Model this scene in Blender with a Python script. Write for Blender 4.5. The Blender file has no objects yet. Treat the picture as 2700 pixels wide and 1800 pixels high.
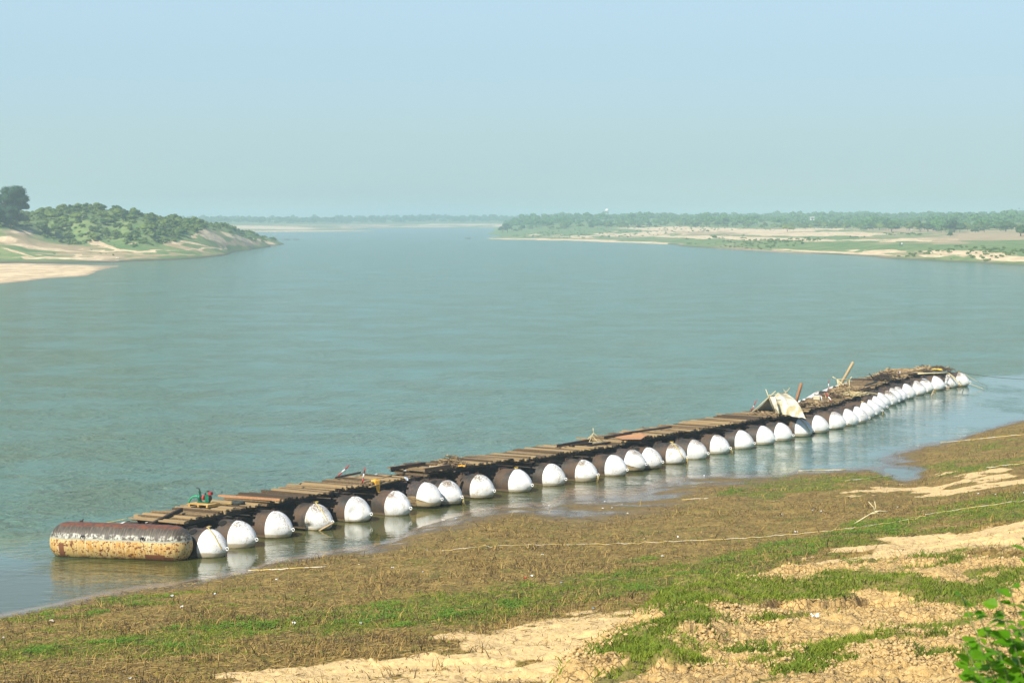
import bpy, bmesh, math, random
import numpy as np
from mathutils import Vector, Matrix, noise as mnoise
R = math.radians
rnd = random.Random(7)
rng = np.random.default_rng(11)
SC = bpy.context.scene
COL = SC.collection

# ------------------------------------------------------------------ camera
F = 5570.0; CZ = 16.0; HV = 575.0
PITCH = math.atan((900 - HV) / F); cp, sp = math.cos(PITCH), math.sin(PITCH)
cam = bpy.data.cameras.new("camera"); camo = bpy.data.objects.new("camera", cam); COL.objects.link(camo)
camo.location = (0, 0, CZ); camo.rotation_euler = (math.pi/2 - PITCH, 0, 0)
cam.sensor_width = 36; cam.lens = F / 2700 * 36; cam.clip_start = 0.5; cam.clip_end = 30000
cam.dof.use_dof = True; cam.dof.focus_distance = 115; cam.dof.aperture_fstop = 9
SC.camera = camo
# ------------------------------------------------------------------ light
SUN = Vector((-0.47, -0.60, 0.72)).normalized()
EXPO = 0.62
SKY_GAIN = 1/(0.115*2**EXPO)
world = bpy.data.worlds.new("World"); SC.world = world; world.use_nodes = True
wn = world.node_tree; bg = wn.nodes["Background"]
sky = wn.nodes.new("ShaderNodeTexSky"); sky.sky_type = 'NISHITA'; sky.sun_disc = False
sky.sun_elevation = math.asin(SUN.z); sky.sun_rotation = math.atan2(SUN.x, SUN.y)
sky.altitude = 0; sky.air_density = 1.0; sky.dust_density = 1.2; sky.ozone_density = 1.6
# hazy band: the physical sky is tinted towards pale blue near the ground (elevation of the ray in world space)
tc = wn.nodes.new("ShaderNodeTexCoord"); sp_ = wn.nodes.new("ShaderNodeSeparateXYZ"); wn.links.new(tc.outputs['Generated'], sp_.inputs[0])
rp = wn.nodes.new("ShaderNodeValToRGB"); wn.links.new(sp_.outputs[2], rp.inputs[0]); rp.color_ramp.interpolation = 'EASE'
el = rp.color_ramp.elements; SKB = 1.0
el[0].position = 0.0; el[0].color = (.465, .655, .625, 1); el[1].position = 1.0; el[1].color = (.05, .12, .28, 1)
for p_, c_ in ((.03, (.435, .640, .69)), (.07, (.435, .645, .775)), (.105, (.47, .68, .82)), (.25, (.30, .48, .68)), (.5, (.11, .22, .40))): q = el.new(p_); q.color = c_+(1,)
vm = wn.nodes.new("ShaderNodeVectorMath"); vm.operation = 'SCALE'; wn.links.new(rp.outputs[0], vm.inputs[0]); vm.inputs['Scale'].default_value = SKY_GAIN
mx = wn.nodes.new("ShaderNodeMix"); mx.data_type = 'RGBA'; mx.inputs[0].default_value = 0.82
wn.links.new(sky.outputs[0], mx.inputs[6]); wn.links.new(vm.outputs[0], mx.inputs[7])
wn.links.new(mx.outputs[2], bg.inputs[0]); bg.inputs[1].default_value = 0.115
sl = bpy.data.lights.new("sun", 'SUN'); sl.energy = 4.5; sl.angle = R(0.5); sl.color = (1, 0.93, 0.80)
so = bpy.data.objects.new("sun", sl); COL.objects.link(so)
so.rotation_euler = SUN.to_track_quat('Z', 'Y').to_euler()
SC.view_settings.view_transform = 'Standard'; SC.view_settings.look = 'None'
SC.view_settings.gamma = 1; SC.view_settings.exposure = EXPO
HAZE_DENSITY = 0.00032; HAZE_COLOR = (0.68, 0.90, 1.0)

# ------------------------------------------------------------------ geometry helpers
def at(u, v, z=0.0):
    x = (u-1350)/F; y = -(v-900)/F
    d = Vector((x, cp + y*sp, -sp + y*cp)); k = (z-CZ)/d.z
    return Vector((0, 0, CZ)) + d*k
def atY(u, v, Y):
    x = (u-1350)/F; y = -(v-900)/F
    d = Vector((x, cp + y*sp, -sp + y*cp)); return Vector((0, 0, CZ)) + d*(Y/d.y)
def proj(X, Y, Z):
    zc = Y*cp - (Z-CZ)*sp; yc = Y*sp + (Z-CZ)*cp
    return 1350 + F*X/zc, 900 - F*yc/zc
def ss(a, b, x):
    t = np.clip((x-a)/(b-a), 0, 1); return t*t*(3-2*t)
def _h(i, j, s):
    n = (i.astype(np.int64)*374761393 + j.astype(np.int64)*668265263 + s*974711) & 0xffffffff
    n = ((n ^ (n >> 13)) * 1274126177) & 0xffffffff
    n = ((n ^ (n >> 16)) * 2246822519) & 0xffffffff
    return ((n ^ (n >> 15)) & 0xffffff) / float(0xffffff)
def vn(x, y, s=0):
    xi = np.floor(x); yi = np.floor(y); fx = x-xi; fy = y-yi
    fx = fx*fx*fx*(fx*(fx*6-15)+10); fy = fy*fy*fy*(fy*(fy*6-15)+10)
    a = _h(xi, yi, s); b = _h(xi+1, yi, s); c = _h(xi, yi+1, s); d = _h(xi+1, yi+1, s)
    return (a+(b-a)*fx)*(1-fy) + (c+(d-c)*fx)*fy
def fbm(x, y, s=0, o=4):
    r = 0; a = 0.5; t = 0
    for k in range(o):
        r = r + a*vn(x, y, s+k*17); t += a; a *= .5
        x, y = (x*1.62+y*1.18)+3.1, (y*1.62-x*1.18)+7.7
    return r/t
def worley(x, y, s=0):
    xi = np.floor(x); yi = np.floor(y); f1 = np.full(x.shape, 9.); f2 = f1.copy(); idv = np.zeros(x.shape); ox = idv.copy(); oy = idv.copy()
    for dx in (-1, 0, 1):
        for dy in (-1, 0, 1):
            a = xi+dx; b = yi+dy; px = a+_h(a, b, s); py = b+_h(a, b, s+5)
            d = np.hypot(px-x, py-y); m = d < f1
            f2 = np.where(m, f1, np.minimum(f2, d)); idv = np.where(m, _h(a, b, s+9), idv)
            ox = np.where(m, x-px, ox); oy = np.where(m, y-py, oy); f1 = np.where(m, d, f1)
    return f1, f2, idv, ox, oy
class TPS:
    def __init__(s, P, z, reg=1e-5):
        P = np.array(P, float); z = np.array(z, float); n = len(P); s.P = P
        K = s.k(np.hypot(P[:, None, 0]-P[None, :, 0], P[:, None, 1]-P[None, :, 1])) + np.eye(n)*reg
        A = np.zeros((n+3, n+3)); A[:n, :n] = K; A[:n, n] = 1; A[:n, n+1:] = P; A[n, :n] = 1; A[n+1:, :n] = P.T
        s.w = np.linalg.solve(A, np.concatenate([z, np.zeros(3)]))
    @staticmethod
    def k(r): return r*r*np.log(r+1e-9)
    def __call__(s, x, y):
        x = np.asarray(x, float); sh = x.shape; x = x.ravel(); y = np.asarray(y, float).ravel(); out = np.empty(x.shape); n = len(s.P)
        for i in range(0, len(x), 40000):
            a = x[i:i+40000, None]-s.P[None, :, 0]; b = y[i:i+40000, None]-s.P[None, :, 1]
            out[i:i+40000] = s.k(np.sqrt(a*a+b*b)) @ s.w[:n] + s.w[n] + s.w[n+1]*x[i:i+40000] + s.w[n+2]*y[i:i+40000]
        return out.reshape(sh)
def segd(u, v, pts, ax=1.0, ay=1.0):
    """distance to a polyline, axes scaled"""
    best = np.full(np.shape(u), 1e9)
    for (x0, y0), (x1, y1) in zip(pts[:-1], pts[1:]):
        dx = (x1-x0)*ax; dy = (y1-y0)*ay; L = dx*dx+dy*dy+1e-9
        t = np.clip((((u-x0)*ax)*dx + ((v-y0)*ay)*dy)/L, 0, 1)
        best = np.minimum(best, np.hypot((u-x0)*ax-t*dx, (v-y0)*ay-t*dy))
    return best
def blob(u, v, L):
    m = np.zeros(np.shape(u))
    for (uc, vc, su, sv, sl_) in L:
        m = np.maximum(m, np.exp(-((u-uc)/su)**2-((v-vc-sl_*(u-uc))/sv)**2))
    return m

def tag(o, label=None, cat=None, group=None, kind=None):
    if label: o['label'] = label
    if cat: o['category'] = cat
    if group: o['group'] = group
    if kind: o['kind'] = kind
    return o
def link(name, me, parent=None, mat=None, smooth=False):
    o = bpy.data.objects.new(name, me); COL.objects.link(o)
    if mat: me.materials.append(mat)
    if smooth: me.shade_smooth()
    if parent: o.parent = parent
    return o
def np_mesh(name, V, Fc, attrs=None, smooth=True, mat=None, parent=None, mi=None):
    me = bpy.data.meshes.new(name); V = np.asarray(V, np.float32); Fc = np.asarray(Fc, np.int32); k = Fc.shape[1]
    me.vertices.add(len(V)); me.vertices.foreach_set("co", V.ravel())
    me.loops.add(Fc.size); me.loops.foreach_set("vertex_index", Fc.ravel())
    me.polygons.add(len(Fc)); me.polygons.foreach_set("loop_start", np.arange(0, Fc.size, k, dtype=np.int32))
    me.polygons.foreach_set("loop_total", np.full(len(Fc), k, np.int32))
    me.update(calc_edges=True)
    for kk, a in (attrs or {}).items():
        at_ = me.attributes.new(kk, 'FLOAT', 'POINT'); at_.data.foreach_set("value", np.asarray(a, np.float32).ravel())
    if smooth: me.polygons.foreach_set("use_smooth", np.ones(len(Fc), bool))
    me.validate(clean_customdata=False)
    return link(name, me, parent, mat)
def gridfaces(nr, nc):
    i = np.arange(nr-1)[:, None]*nc + np.arange(nc-1)[None, :]; i = i.ravel()
    return np.stack([i, i+1, i+nc+1, i+nc], 1)
def empty(name, loc=(0, 0, 0), rz=0, label=None, cat=None, group=None):
    o = bpy.data.objects.new(name, None); o.empty_display_size = .3; COL.objects.link(o); o.location = loc; o.rotation_euler = (0, 0, rz)
    return tag(o, label, cat, group)
class MB:
    def __init__(s): s.v = []; s.f = []
    def add(s, vs, fs):
        n = len(s.v); s.v += [tuple(a) for a in vs]; s.f += [tuple(i+n for i in f) for f in fs]; return s
    def box(s, c, sx, sy, sz, M=None, j=0):
        vs = [Vector((x*sx/2, y*sy/2, z*sz/2)) for x in (-1, 1) for y in (-1, 1) for z in (-1, 1)]
        if j: vs = [p+Vector([rnd.uniform(-j, j) for _ in range(3)]) for p in vs]
        if M: vs = [M @ p for p in vs]
        c = Vector(c); return s.add([p+c for p in vs], [(0, 1, 3, 2), (4, 6, 7, 5), (0, 4, 5, 1), (2, 3, 7, 6), (0, 2, 6, 4), (1, 5, 7, 3)])
    def beam(s, a, b, w, h, roll=0):
        a = Vector(a); b = Vector(b); d = b-a; q = d.to_track_quat('X', 'Z').to_matrix() @ Matrix.Rotation(roll, 3, 'X')
        return s.box((a+b)/2, d.length, w, h, q)
    def tube(s, pts, r, n=6, r1=None, cap=True):
        pts = [Vector(p) for p in pts]; m = len(pts); base = len(s.v)
        up = Vector((0, 0, 1))
        for i, p in enumerate(pts):
            t = (pts[min(i+1, m-1)]-pts[max(i-1, 0)]).normalized()
            x = t.cross(up if abs(t.z) < .95 else Vector((1, 0, 0))).normalized(); y = x.cross(t)
            rr = (r + (r1-r)*i/(m-1)) if r1 is not None else r
            for k in range(n):
                a = 2*math.pi*k/n; s.v.append(tuple(p+(x*math.cos(a)+y*math.sin(a))*rr))
        for i in range(m-1):
            for k in range(n):
                a = base+i*n+k; b = base+i*n+(k+1) % n; s.f.append((a, b, b+n, a+n))
        if cap:
            s.f.append(tuple(base+k for k in reversed(range(n)))); s.f.append(tuple(base+(m-1)*n+k for k in range(n)))
        return s
    def lathe(s, prof, n=32, M=None, off=(0, 0, 0), ax='X'):
        base = len(s.v); off = Vector(off)
        for (x, r) in prof:
            for k in range(n):
                a = 2*math.pi*k/n
                p = Vector((x, r*math.cos(a), r*math.sin(a))) if ax == 'X' else Vector((r*math.cos(a), r*math.sin(a), x))
                if M: p = M @ p
                s.v.append(tuple(p+off))
        for i in range(len(prof)-1):
            for k in range(n):
                a = base+i*n+k; b = base+i*n+(k+1) % n; s.f.append((a, b, b+n, a+n))
        return s
    def build(s, name, mat=None, parent=None, smooth=False):
        me = bpy.data.meshes.new(name); me.from_pydata(s.v, [], s.f); me.update(); return link(name, me, parent, mat, smooth)
def ring(mb, c, r, t, M=None, n=14, m=6):
    base = len(mb.v); c = Vector(c)
    for i in range(n):
        a = 2*math.pi*i/n
        for k in range(m):
            b = 2*math.pi*k/m; p = Vector(((r+t*math.cos(b))*math.cos(a), (r+t*math.cos(b))*math.sin(a), t*math.sin(b)))
            if M: p = M @ p
            mb.v.append(tuple(p+c))
    for i in range(n):
        for k in range(m):
            mb.f.append((base+i*m+k, base+((i+1) % n)*m+k, base+((i+1) % n)*m+(k+1) % m, base+i*m+(k+1) % m))

# ------------------------------------------------------------------ material helpers
class NT:
    def __init__(s, name):
        s.m = bpy.data.materials.new(name); s.m.use_nodes = True; s.t = s.m.node_tree
        s.b = s.t.nodes["Principled BSDF"]; s.out = s.t.nodes["Material Output"]
    def n(s, ty, ins=None, **pr):
        nd = s.t.nodes.new("ShaderNode"+ty)
        for k, v in pr.items(): setattr(nd, k, v)
        for k, v in (ins or {}).items(): s.set(nd.inputs[k], v)
        return nd
    def set(s, sock, v):
        if isinstance(v, bpy.types.NodeSocket): s.t.links.new(v, sock)
        elif isinstance(v, bpy.types.Node): s.t.links.new(v.outputs[0], sock)
        else:
            if isinstance(v, tuple) and len(v) == 3 and sock.type == 'RGBA': v = v+(1,)
            sock.default_value = v
    def co(s, kind='Object'): return s.n("TexCoord").outputs[kind]
    def noise(s, vec, sc, det=3, rough=.55, dist=0, scale3=None):
        if scale3: vec = s.n("Mapping", {0: vec, 'Scale': scale3}).outputs[0]
        return s.n("TexNoise", {'Vector': vec, 'Scale': sc, 'Detail': det, 'Roughness': rough, 'Distortion': dist}).outputs[0]
    def mr(s, x, a, b, c=0., d=1.):
        return s.n("MapRange", {0: x, 1: a, 2: b, 3: c, 4: d}, interpolation_type='SMOOTHSTEP').outputs[0]
    def ma(s, op, a, b=0.): return s.n("Math", {0: a, 1: b}, operation=op).outputs[0]
    def mix(s, f, a, b):
        nd = s.n("Mix", data_type='RGBA'); s.set(nd.inputs[0], f); s.set(nd.inputs[6], a); s.set(nd.inputs[7], b); return nd.outputs[2]
    def attr(s, nm): return s.n("Attribute", attribute_name=nm).outputs['Fac']
    def z(s, vec): return s.n("SeparateXYZ", {0: vec}).outputs[2]
    def bump(s, h, st=.5, dist=.05, normal=None):
        nd = s.n("Bump", {'Height': h, 'Strength': st, 'Distance': dist})
        if normal is not None: s.set(nd.inputs['Normal'], normal)
        return nd.outputs[0]
    def fin(s, col=None, rough=None, nor=None, metal=None, spec=None):
        if col is not None: s.set(s.b.inputs['Base Color'], col)
        if rough is not None: s.set(s.b.inputs['Roughness'], rough)
        if nor is not None: s.set(s.b.inputs['Normal'], nor)
        if metal is not None: s.set(s.b.inputs['Metallic'], metal)
        if spec is not None: s.set(s.b.inputs['Specular IOR Level'], spec)
        return s.m
def simple(name, c1, c2, sc=6., rough=.8, bump=.2, scale3=None, metal=0., isl=0.):
    k = NT(name); o = k.co(); n1 = k.noise(o, sc, 5, .6, scale3=scale3); r = k.n("ObjectInfo").outputs['Random']
    if isl: n1 = k.ma('ADD', n1, k.ma('MULTIPLY', k.ma('SUBTRACT', k.n('NewGeometry').outputs['Random Per Island'], .5), isl))
    c = k.mix(k.mr(k.ma('ADD', n1, k.ma('MULTIPLY', k.ma('SUBTRACT', r, .5), .35)), .3, .7), c1, c2)
    return k.fin(c, rough, k.bump(n1, bump, .03), metal)

# wood / steel / rope etc.
M_wood = simple("weathered_wood", (.060, .036, .016), (.36, .25, .120), 3., .85, .4, (1.5, 14, 14), 0., .55)
M_wood2 = simple("dark_wet_wood", (.035, .022, .016), (.11, .07, .042), 4., .8, .4, (2, 12, 12))
M_redwood = simple("red_timber", (.28, .12, .05), (.50, .26, .12), 3., .75, .3, (1, 8, 8))
M_bamboo = simple("dry_bamboo", (.50, .40, .20), (.70, .60, .36), 3., .6, .1)
M_drift = simple("driftwood", (.08, .05, .025), (.46, .33, .17), 2., .85, .2, None, 0., .7)
M_steel = simple("rusty_black_steel", (.022, .016, .014), (.075, .042, .03), 5., .6, .2)
M_rope = simple("yellow_rope", (.48, .33, .06), (.62, .50, .20), 12., .8, .3)
M_ycloth = simple("orange_yellow_cloth", (.75, .30, .02), (.85, .45, .05), 5., .8, .4)
M_white = simple("plain_white", (.75, .75, .74), (.85, .85, .84), 5., .6, .1)
M_redp = simple("faded_red_paint", (.35, .03, .03), (.5, .06, .05), 8., .5, .1)
M_tyre = simple("tyre_rubber", (.025, .03, .025), (.07, .075, .06), 9., .8, .3)
M_green = simple("green_machine_paint", (.0, .10, .06), (.01, .2, .11), 8., .35, .1)
M_black = simple("black_iron", (.012, .012, .014), (.03, .03, .032), 8., .5, .1)
M_hose = simple("green_hose", (.01, .33, .13), (.03, .45, .2), 5., .35, .05)
M_pallet = simple("yellow_timber", (.50, .30, .08), (.66, .45, .16), 3., .7, .2)
M_hole = simple("dark_opening", (.006, .006, .006), (.012, .011, .01), 3., .9, 0.)

def m_tarp():
    k = NT("stained_tarpaulin"); o = k.co(); n = k.noise(o, 1.6, 5, .6); n2 = k.noise(o, 9, 4, .6)
    c = k.mix(k.mr(n, .42, .62), (.68, .65, .55), (.42, .36, .20)); c = k.mix(k.mr(n2, .62, .75, 0, .5), c, (.3, .36, .34))
    return k.fin(c, .75, k.bump(k.noise(o, 2.5, 4, .6, scale3=(1, 1, .3)), .8, .15))
M_tarp = m_tarp()
def m_hull():
    k = NT("rusty_brown_hull"); o = k.co(); r = k.n("ObjectInfo").outputs['Random']
    w = k.n("VectorMath", {0: o, 1: k.n("CombineXYZ", {0: k.ma('MULTIPLY', r, 37.)}).outputs[0]}, operation='ADD').outputs[0]
    n = k.noise(w, 1.1, 5, .62); f = k.noise(w, 7, 6, .7); st = k.noise(w, 2.5, 5, .6, scale3=(4, 1, .5))
    c = k.mix(k.mr(n, .40, .64), (.034, .030, .024), (.095, .056, .030))
    c = k.mix(k.mr(st, .52, .72, 0, .6), c, (.085, .085, .078))
    c = k.mix(k.mr(f, .55, .72, 0, .6), c, (.17, .09, .05)); c = k.mix(k.mr(f, .74, .78, 0, .7), c, (.42, .36, .27))
    z = k.ma('ADD', k.z(o), k.ma('MULTIPLY', k.ma('SUBTRACT', f, .5), .10))
    c = k.mix(k.mr(z, .13, .20, 1, 0), c, (.17, .12, .07)); c = k.mix(k.mr(z, .02, .07, 1, 0), c, (.035, .035, .018))
    return k.fin(c, k.mr(n, .3, .7, .5, .8), k.bump(f, .35, .02))
M_hull = m_hull()
def m_cap(name, belly):
    k = NT(name); o = k.co(); r = k.n("ObjectInfo").outputs['Random']
    off = k.n("CombineXYZ", {0: k.ma('MULTIPLY', r, 31.), 1: k.ma('MULTIPLY', r, 17.)}).outputs[0]
    w = k.n("VectorMath", {0: o, 1: off}, operation='ADD').outputs[0]
    n = k.noise(w, 2.2, 6, .65); f = k.noise(w, 14, 5, .65); n3 = k.noise(w, .9, 3, .5)
    st = k.noise(w, 5, 4, .6, scale3=(1, 1, .25)); sep = k.n("SeparateXYZ", {0: o})
    z = sep.outputs[2]
    c = k.mix(k.mr(n, .35, .7), (.82, .83, .83), (.66, .66, .63))
    c = k.mix(k.mr(st, .55, .70, 0, .45), c, (.48, .42, .30))
    top = k.ma('MULTIPLY', k.mr(z, .70, 1.2), k.mr(k.ma('ADD', k.ma('MULTIPLY', f, .75), k.ma('MULTIPLY', n3, .55)), .62, .70))
    r2 = k.n('Math', {0: k.ma('MULTIPLY', r, 13.7)}, operation='FRACT').outputs[0]
    c = k.mix(k.ma('MULTIPLY', top, k.mr(r2, .2, .8, .25, .95)), c, (.16, .11, .06))
    c = k.mix(k.ma('MULTIPLY', k.mr(k.ma('ADD', k.ma('MULTIPLY', f, .5), k.ma('MULTIPLY', st, .6)), .57, .68), k.mr(r2, .45, .9, 0, .65)), c, (.42, .34, .22))
    c = k.mix(k.ma('MULTIPLY', k.mr(f, .68, .72), .7), c, (.22, .15, .09))
    c = k.mix(k.ma('MULTIPLY', k.mr(n3, .56, .64), k.mr(f, .56, .62, 0, .75)), c, (.30, .16, .07))
    zz = k.ma('ADD', z, k.ma('MULTIPLY', k.ma('SUBTRACT', n, .5), .16))
    if belly:
        x = sep.outputs[0]; y = sep.outputs[1]
        zb = k.ma('ADD', zz, k.ma('ADD', k.ma('MULTIPLY', k.ma('SUBTRACT', x, 2.4), .35), k.ma('MULTIPLY', k.ma('SUBTRACT', r, .5), .35)))
        bandc = k.mix(k.mr(k.noise(o, 6, 4, .6, scale3=(.4, .4, 5)), .4, .62), (.13, .10, .05), (.40, .31, .16))
        c = k.mix(k.mr(zb, .50, .54, 1, 0), c, bandc); c = k.mix(k.ma('MULTIPLY', k.mr(zb, .44, .47, 1, 0), .65), c, (.50, .36, .16))
    lv = k.ma('ADD', .10, k.ma('MULTIPLY', k.n('Math', {0: k.ma('MULTIPLY', r, 7.3)}, operation='FRACT').outputs[0], .16))
    c = k.mix(k.ma('MULTIPLY', k.mr(k.ma('SUBTRACT', zz, lv), -.02, .04, 1, 0), .85), c, (.44, .36, .22))
    c = k.mix(k.mr(zz, .02, .075, 1, 0), c, (.05, .045, .022))
    return k.fin(c, .5, k.bump(k.ma('ADD', f, k.ma('MULTIPLY', n, 2.)), .25, .03))
M_cap = m_cap("white_painted_nose", False); M_capb = m_cap("white_nose_stained_belly", True)
def m_hullb():
    k = NT("stained_belly_hull"); o = k.co(); f = k.noise(o, 7, 6, .7); z = k.ma('ADD', k.z(o), k.ma('MULTIPLY', k.ma('SUBTRACT', f, .5), .08))
    c = k.mix(k.mr(f, .45, .7), (.04, .035, .033), (.13, .075, .05))
    b = k.mix(k.mr(k.noise(o, 5, 4, .6, scale3=(.5, 1, 5)), .4, .62), (.10, .075, .04), (.36, .25, .11))
    c = k.mix(k.mr(z, .56, .60, 1, 0), c, b); c = k.mix(k.mr(z, .02, .07, 1, 0), c, (.035, .035, .018))
    return k.fin(c, .7, k.bump(f, .35, .02))
M_hullb = m_hullb()
def m_first():
    k = NT("rust_and_yellow_hull"); o = k.co(); n = k.noise(o, 1.3, 6, .65); f = k.noise(o, 5.5, 6, .68); g = k.noise(o, 1.8, 5, .6, scale3=(1, 3, 3)); sp_ = k.noise(o, 9, 3, .5)
    st = k.noise(o, 3, 5, .65, scale3=(5, .5, .5))
    z = k.ma('ADD', k.z(o), k.ma('MULTIPLY', k.ma('SUBTRACT', g, .5), .12))
    yel = k.mix(k.mr(n, .42, .68), (.58, .40, .14), (.55, .27, .04))
    yel = k.mix(k.mr(st, .46, .66, 0, .85), yel, (.70, .55, .30))
    yel = k.mix(k.mr(sp_, .60, .64), yel, (.17, .055, .02))
    yel = k.mix(k.mr(f, .55, .585), yel, (.16, .05, .018))
    yel = k.mix(k.ma('MULTIPLY', k.mr(k.z(o), .0, .22, 1, 0), k.mr(n, .42, .56)), yel, (.15, .055, .02))
    drk = k.mix(k.mr(st, .42, .68), (.05, .042, .032), (.155, .12, .085))
    chalk = k.mix(k.mr(k.ma('ADD', k.ma('MULTIPLY', f, .9), k.ma('MULTIPLY', st, .35)), .58, .74), drk, (.50, .50, .42))
    rust = k.mix(k.mr(f, .4, .65), (.19, .065, .028), (.07, .045, .04))
    c = k.mix(k.mr(z, .86, .90), yel, (.33, .33, .25)); c = k.mix(k.mr(z, .93, .97), c, chalk)
    c = k.mix(k.mr(z, 1.12, 1.22), c, drk); c = k.mix(k.mr(z, 1.44, 1.49), c, rust)
    c = k.mix(k.mr(k.z(o), .015, .05, 1, 0), c, (.07, .06, .02))
    return k.fin(c, .6, k.bump(f, .4, .02))
M_first = m_first()
M_patch = simple("rust_patch", (.13, .045, .02), (.22, .08, .03), 6., .7, .2)

# terrain materials
def m_near():
    k = NT("river_bank_soil"); p = k.n("NewGeometry").outputs['Position']
    sand, green, wet, mound = [k.attr(a) for a in ("sand", "green", "wet", "mound")]
    a = k.noise(p, .8, 6, .65); b = k.noise(p, 6, 6, .7); c3 = k.noise(p, 28, 4, .7)
    mud = k.mix(k.mr(b, .35, .65), (.120, .074, .010), (.31, .205, .045)); mud = k.mix(k.mr(a, .45, .7, 0, .6), mud, (.40, .27, .075))
    mud = k.mix(k.mr(k.noise(p, 13, 5, .75), .54, .66, 0, .75), mud, (.055, .032, .010)); mud = k.mix(k.mr(k.noise(p, 17, 4, .75), .58, .68, 0, .7), mud, (.46, .33, .14))
    sn = k.mix(k.mr(b, .3, .7), (.80, .58, .28), (.66, .46, .20)); sn = k.mix(k.mr(c3, .58, .72, 0, .35), sn, (.34, .22, .10))
    md = k.mix(k.mr(b, .35, .65), (.74, .51, .21), (.50, .32, .11)); md = k.mix(k.mr(a, .55, .72, 0, .6), md, (.34, .21, .07)); md = k.mix(k.mr(c3, .56, .68, 0, .6), md, (.24, .15, .05))
    gr = k.mix(k.mr(b, .35, .65), (.07, .11, .008), (.17, .17, .018))
    mud = k.mix(k.mr(k.noise(p, .55, 5, .7), .5, .68, 0, .55), mud, (.13, .15, .015))
    vo = k.n("TexVoronoi", {'Vector': k.n("VectorMath", {0: p, 1: k.n("VectorMath", {0: k.n("TexNoise", {'Vector': p, 'Scale': 2.5}).outputs[1], 'Scale': .35}, operation='SCALE').outputs[0]}, operation='ADD').outputs[0], 'Scale': 4.5}, feature='DISTANCE_TO_EDGE').outputs[0]
    crk = k.ma('MULTIPLY', k.mr(vo, .0, .07, 1, 0), k.ma('MULTIPLY', mound, k.mr(a, .40, .52)))
    md = k.mix(k.ma('MULTIPLY', crk, .55), md, (.17, .10, .04))
    sn = k.mix(mound, sn, md)
    e = k.ma('ADD', sand, k.ma('MULTIPLY', k.ma('SUBTRACT', b, .5), .7))
    c = k.mix(k.mr(e, .38, .58), mud, sn)
    g = k.ma('ADD', green, k.ma('MULTIPLY', k.ma('SUBTRACT', b, .5), .9))
    c = k.mix(k.ma('MULTIPLY', k.mr(g, .42, .72), .75), c, gr)
    c = k.mix(k.ma('MULTIPLY', wet, .8), c, (.115, .082, .048))
    ro = k.mr(k.ma('ADD', wet, k.ma('MULTIPLY', k.ma('SUBTRACT', a, .5), .6)), .45, .95, .9, .22)
    return k.fin(c, ro, k.bump(k.ma('SUBTRACT', k.ma('ADD', b, k.ma('MULTIPLY', c3, .6)), k.ma('MULTIPLY', crk, .8)), k.mr(wet, .2, .9, .9, .08), .07))
M_near = m_near()
def m_far():
    k = NT("far_bank_soil"); p = k.n("NewGeometry").outputs['Position']
    sand, green, wet = [k.attr(a) for a in ("sand", "green", "wet")]
    b = k.noise(p, .12, 6, .7); a = k.noise(p, .03, 5, .65, scale3=(1, .45, 1)); st = k.noise(p, .25, 5, .7, scale3=(1, .25, 3))
    br = k.mix(k.mr(b, .35, .65), (.34, .25, .13), (.46, .35, .20))
    sn = k.mix(k.mr(st, .4, .65), (.74, .58, .36), (.52, .38, .22))
    gr = k.mix(k.mr(b, .35, .65), (.085, .17, .035), (.20, .25, .08))
    c = k.mix(k.mr(k.ma('ADD', green, k.ma('MULTIPLY', k.ma('SUBTRACT', a, .5), 1.1)), .38, .62), br, gr)
    c = k.mix(k.mr(k.ma('ADD', sand, k.ma('MULTIPLY', k.ma('SUBTRACT', st, .5), 1.0)), .42, .58), c, sn)
    c = k.mix(k.ma('MULTIPLY', wet, .85), c, (.09, .062, .04))
    return k.fin(c, .9, k.bump(b, .5, 1.))
M_far = m_far()
def m_water():
    k = NT("river_water"); p = k.n("NewGeometry").outputs['Position']; calm = k.attr("calm"); shal = k.attr("shallow")
    big = k.noise(p, .016, 5, .6, scale3=(1, 2.2, 1)); mid = k.noise(p, .11, 4, .6, scale3=(.7, 1.8, 1))
    w1 = k.noise(p, 1.5, 3, .6, .3, scale3=(.75, 1.15, 1)); w2 = k.noise(p, 4.6, 3, .6, .2, scale3=(.8, 1.1, 1)); w3 = k.noise(p, .35, 2, .5, .3, scale3=(.8, 1.1, 1))
    gust = k.n("TexNoise", {'Vector': k.n("Mapping", {0: p, 'Scale': (.42, .5, 1)}).outputs[0], 'Scale': .16, 'Detail': 9, 'Roughness': .86, 'Distortion': .4}).outputs[0]
    open_ = k.mr(calm, 0., 1., 1., .012)
    amp = k.ma('MULTIPLY', k.mr(gust, .41, .59, .55, 3.0), open_)
    w4 = k.noise(p, .8, 4, .6, .2, scale3=(.42, .62, 1))
    h = k.ma('ADD', k.ma('ADD', k.ma('MULTIPLY', w1, .70), k.ma('MULTIPLY', w4, 1.3)), k.ma('ADD', k.ma('MULTIPLY', w2, .20), k.ma('MULTIPLY', w3, .5)))
    nb = k.n("Bump", {'Height': h, 'Strength': 1., 'Distance': amp}).outputs[0]
    deep = k.mix(k.mr(gust, .42, .62), (.088, .200, .160), (.110, .195, .115))
    c = k.mix(calm, deep, (.085, .150, .105)); c = k.mix(k.mr(shal, 0, .5), c, (.072, .078, .020)); c = k.mix(k.mr(shal, .5, 1), c, (.24, .17, .09))
    k.b.inputs['IOR'].default_value = 1.40
    return k.fin(c, k.mr(calm, 0, 1, .12, .03), nb, spec=.5)
M_water = m_water()
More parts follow.
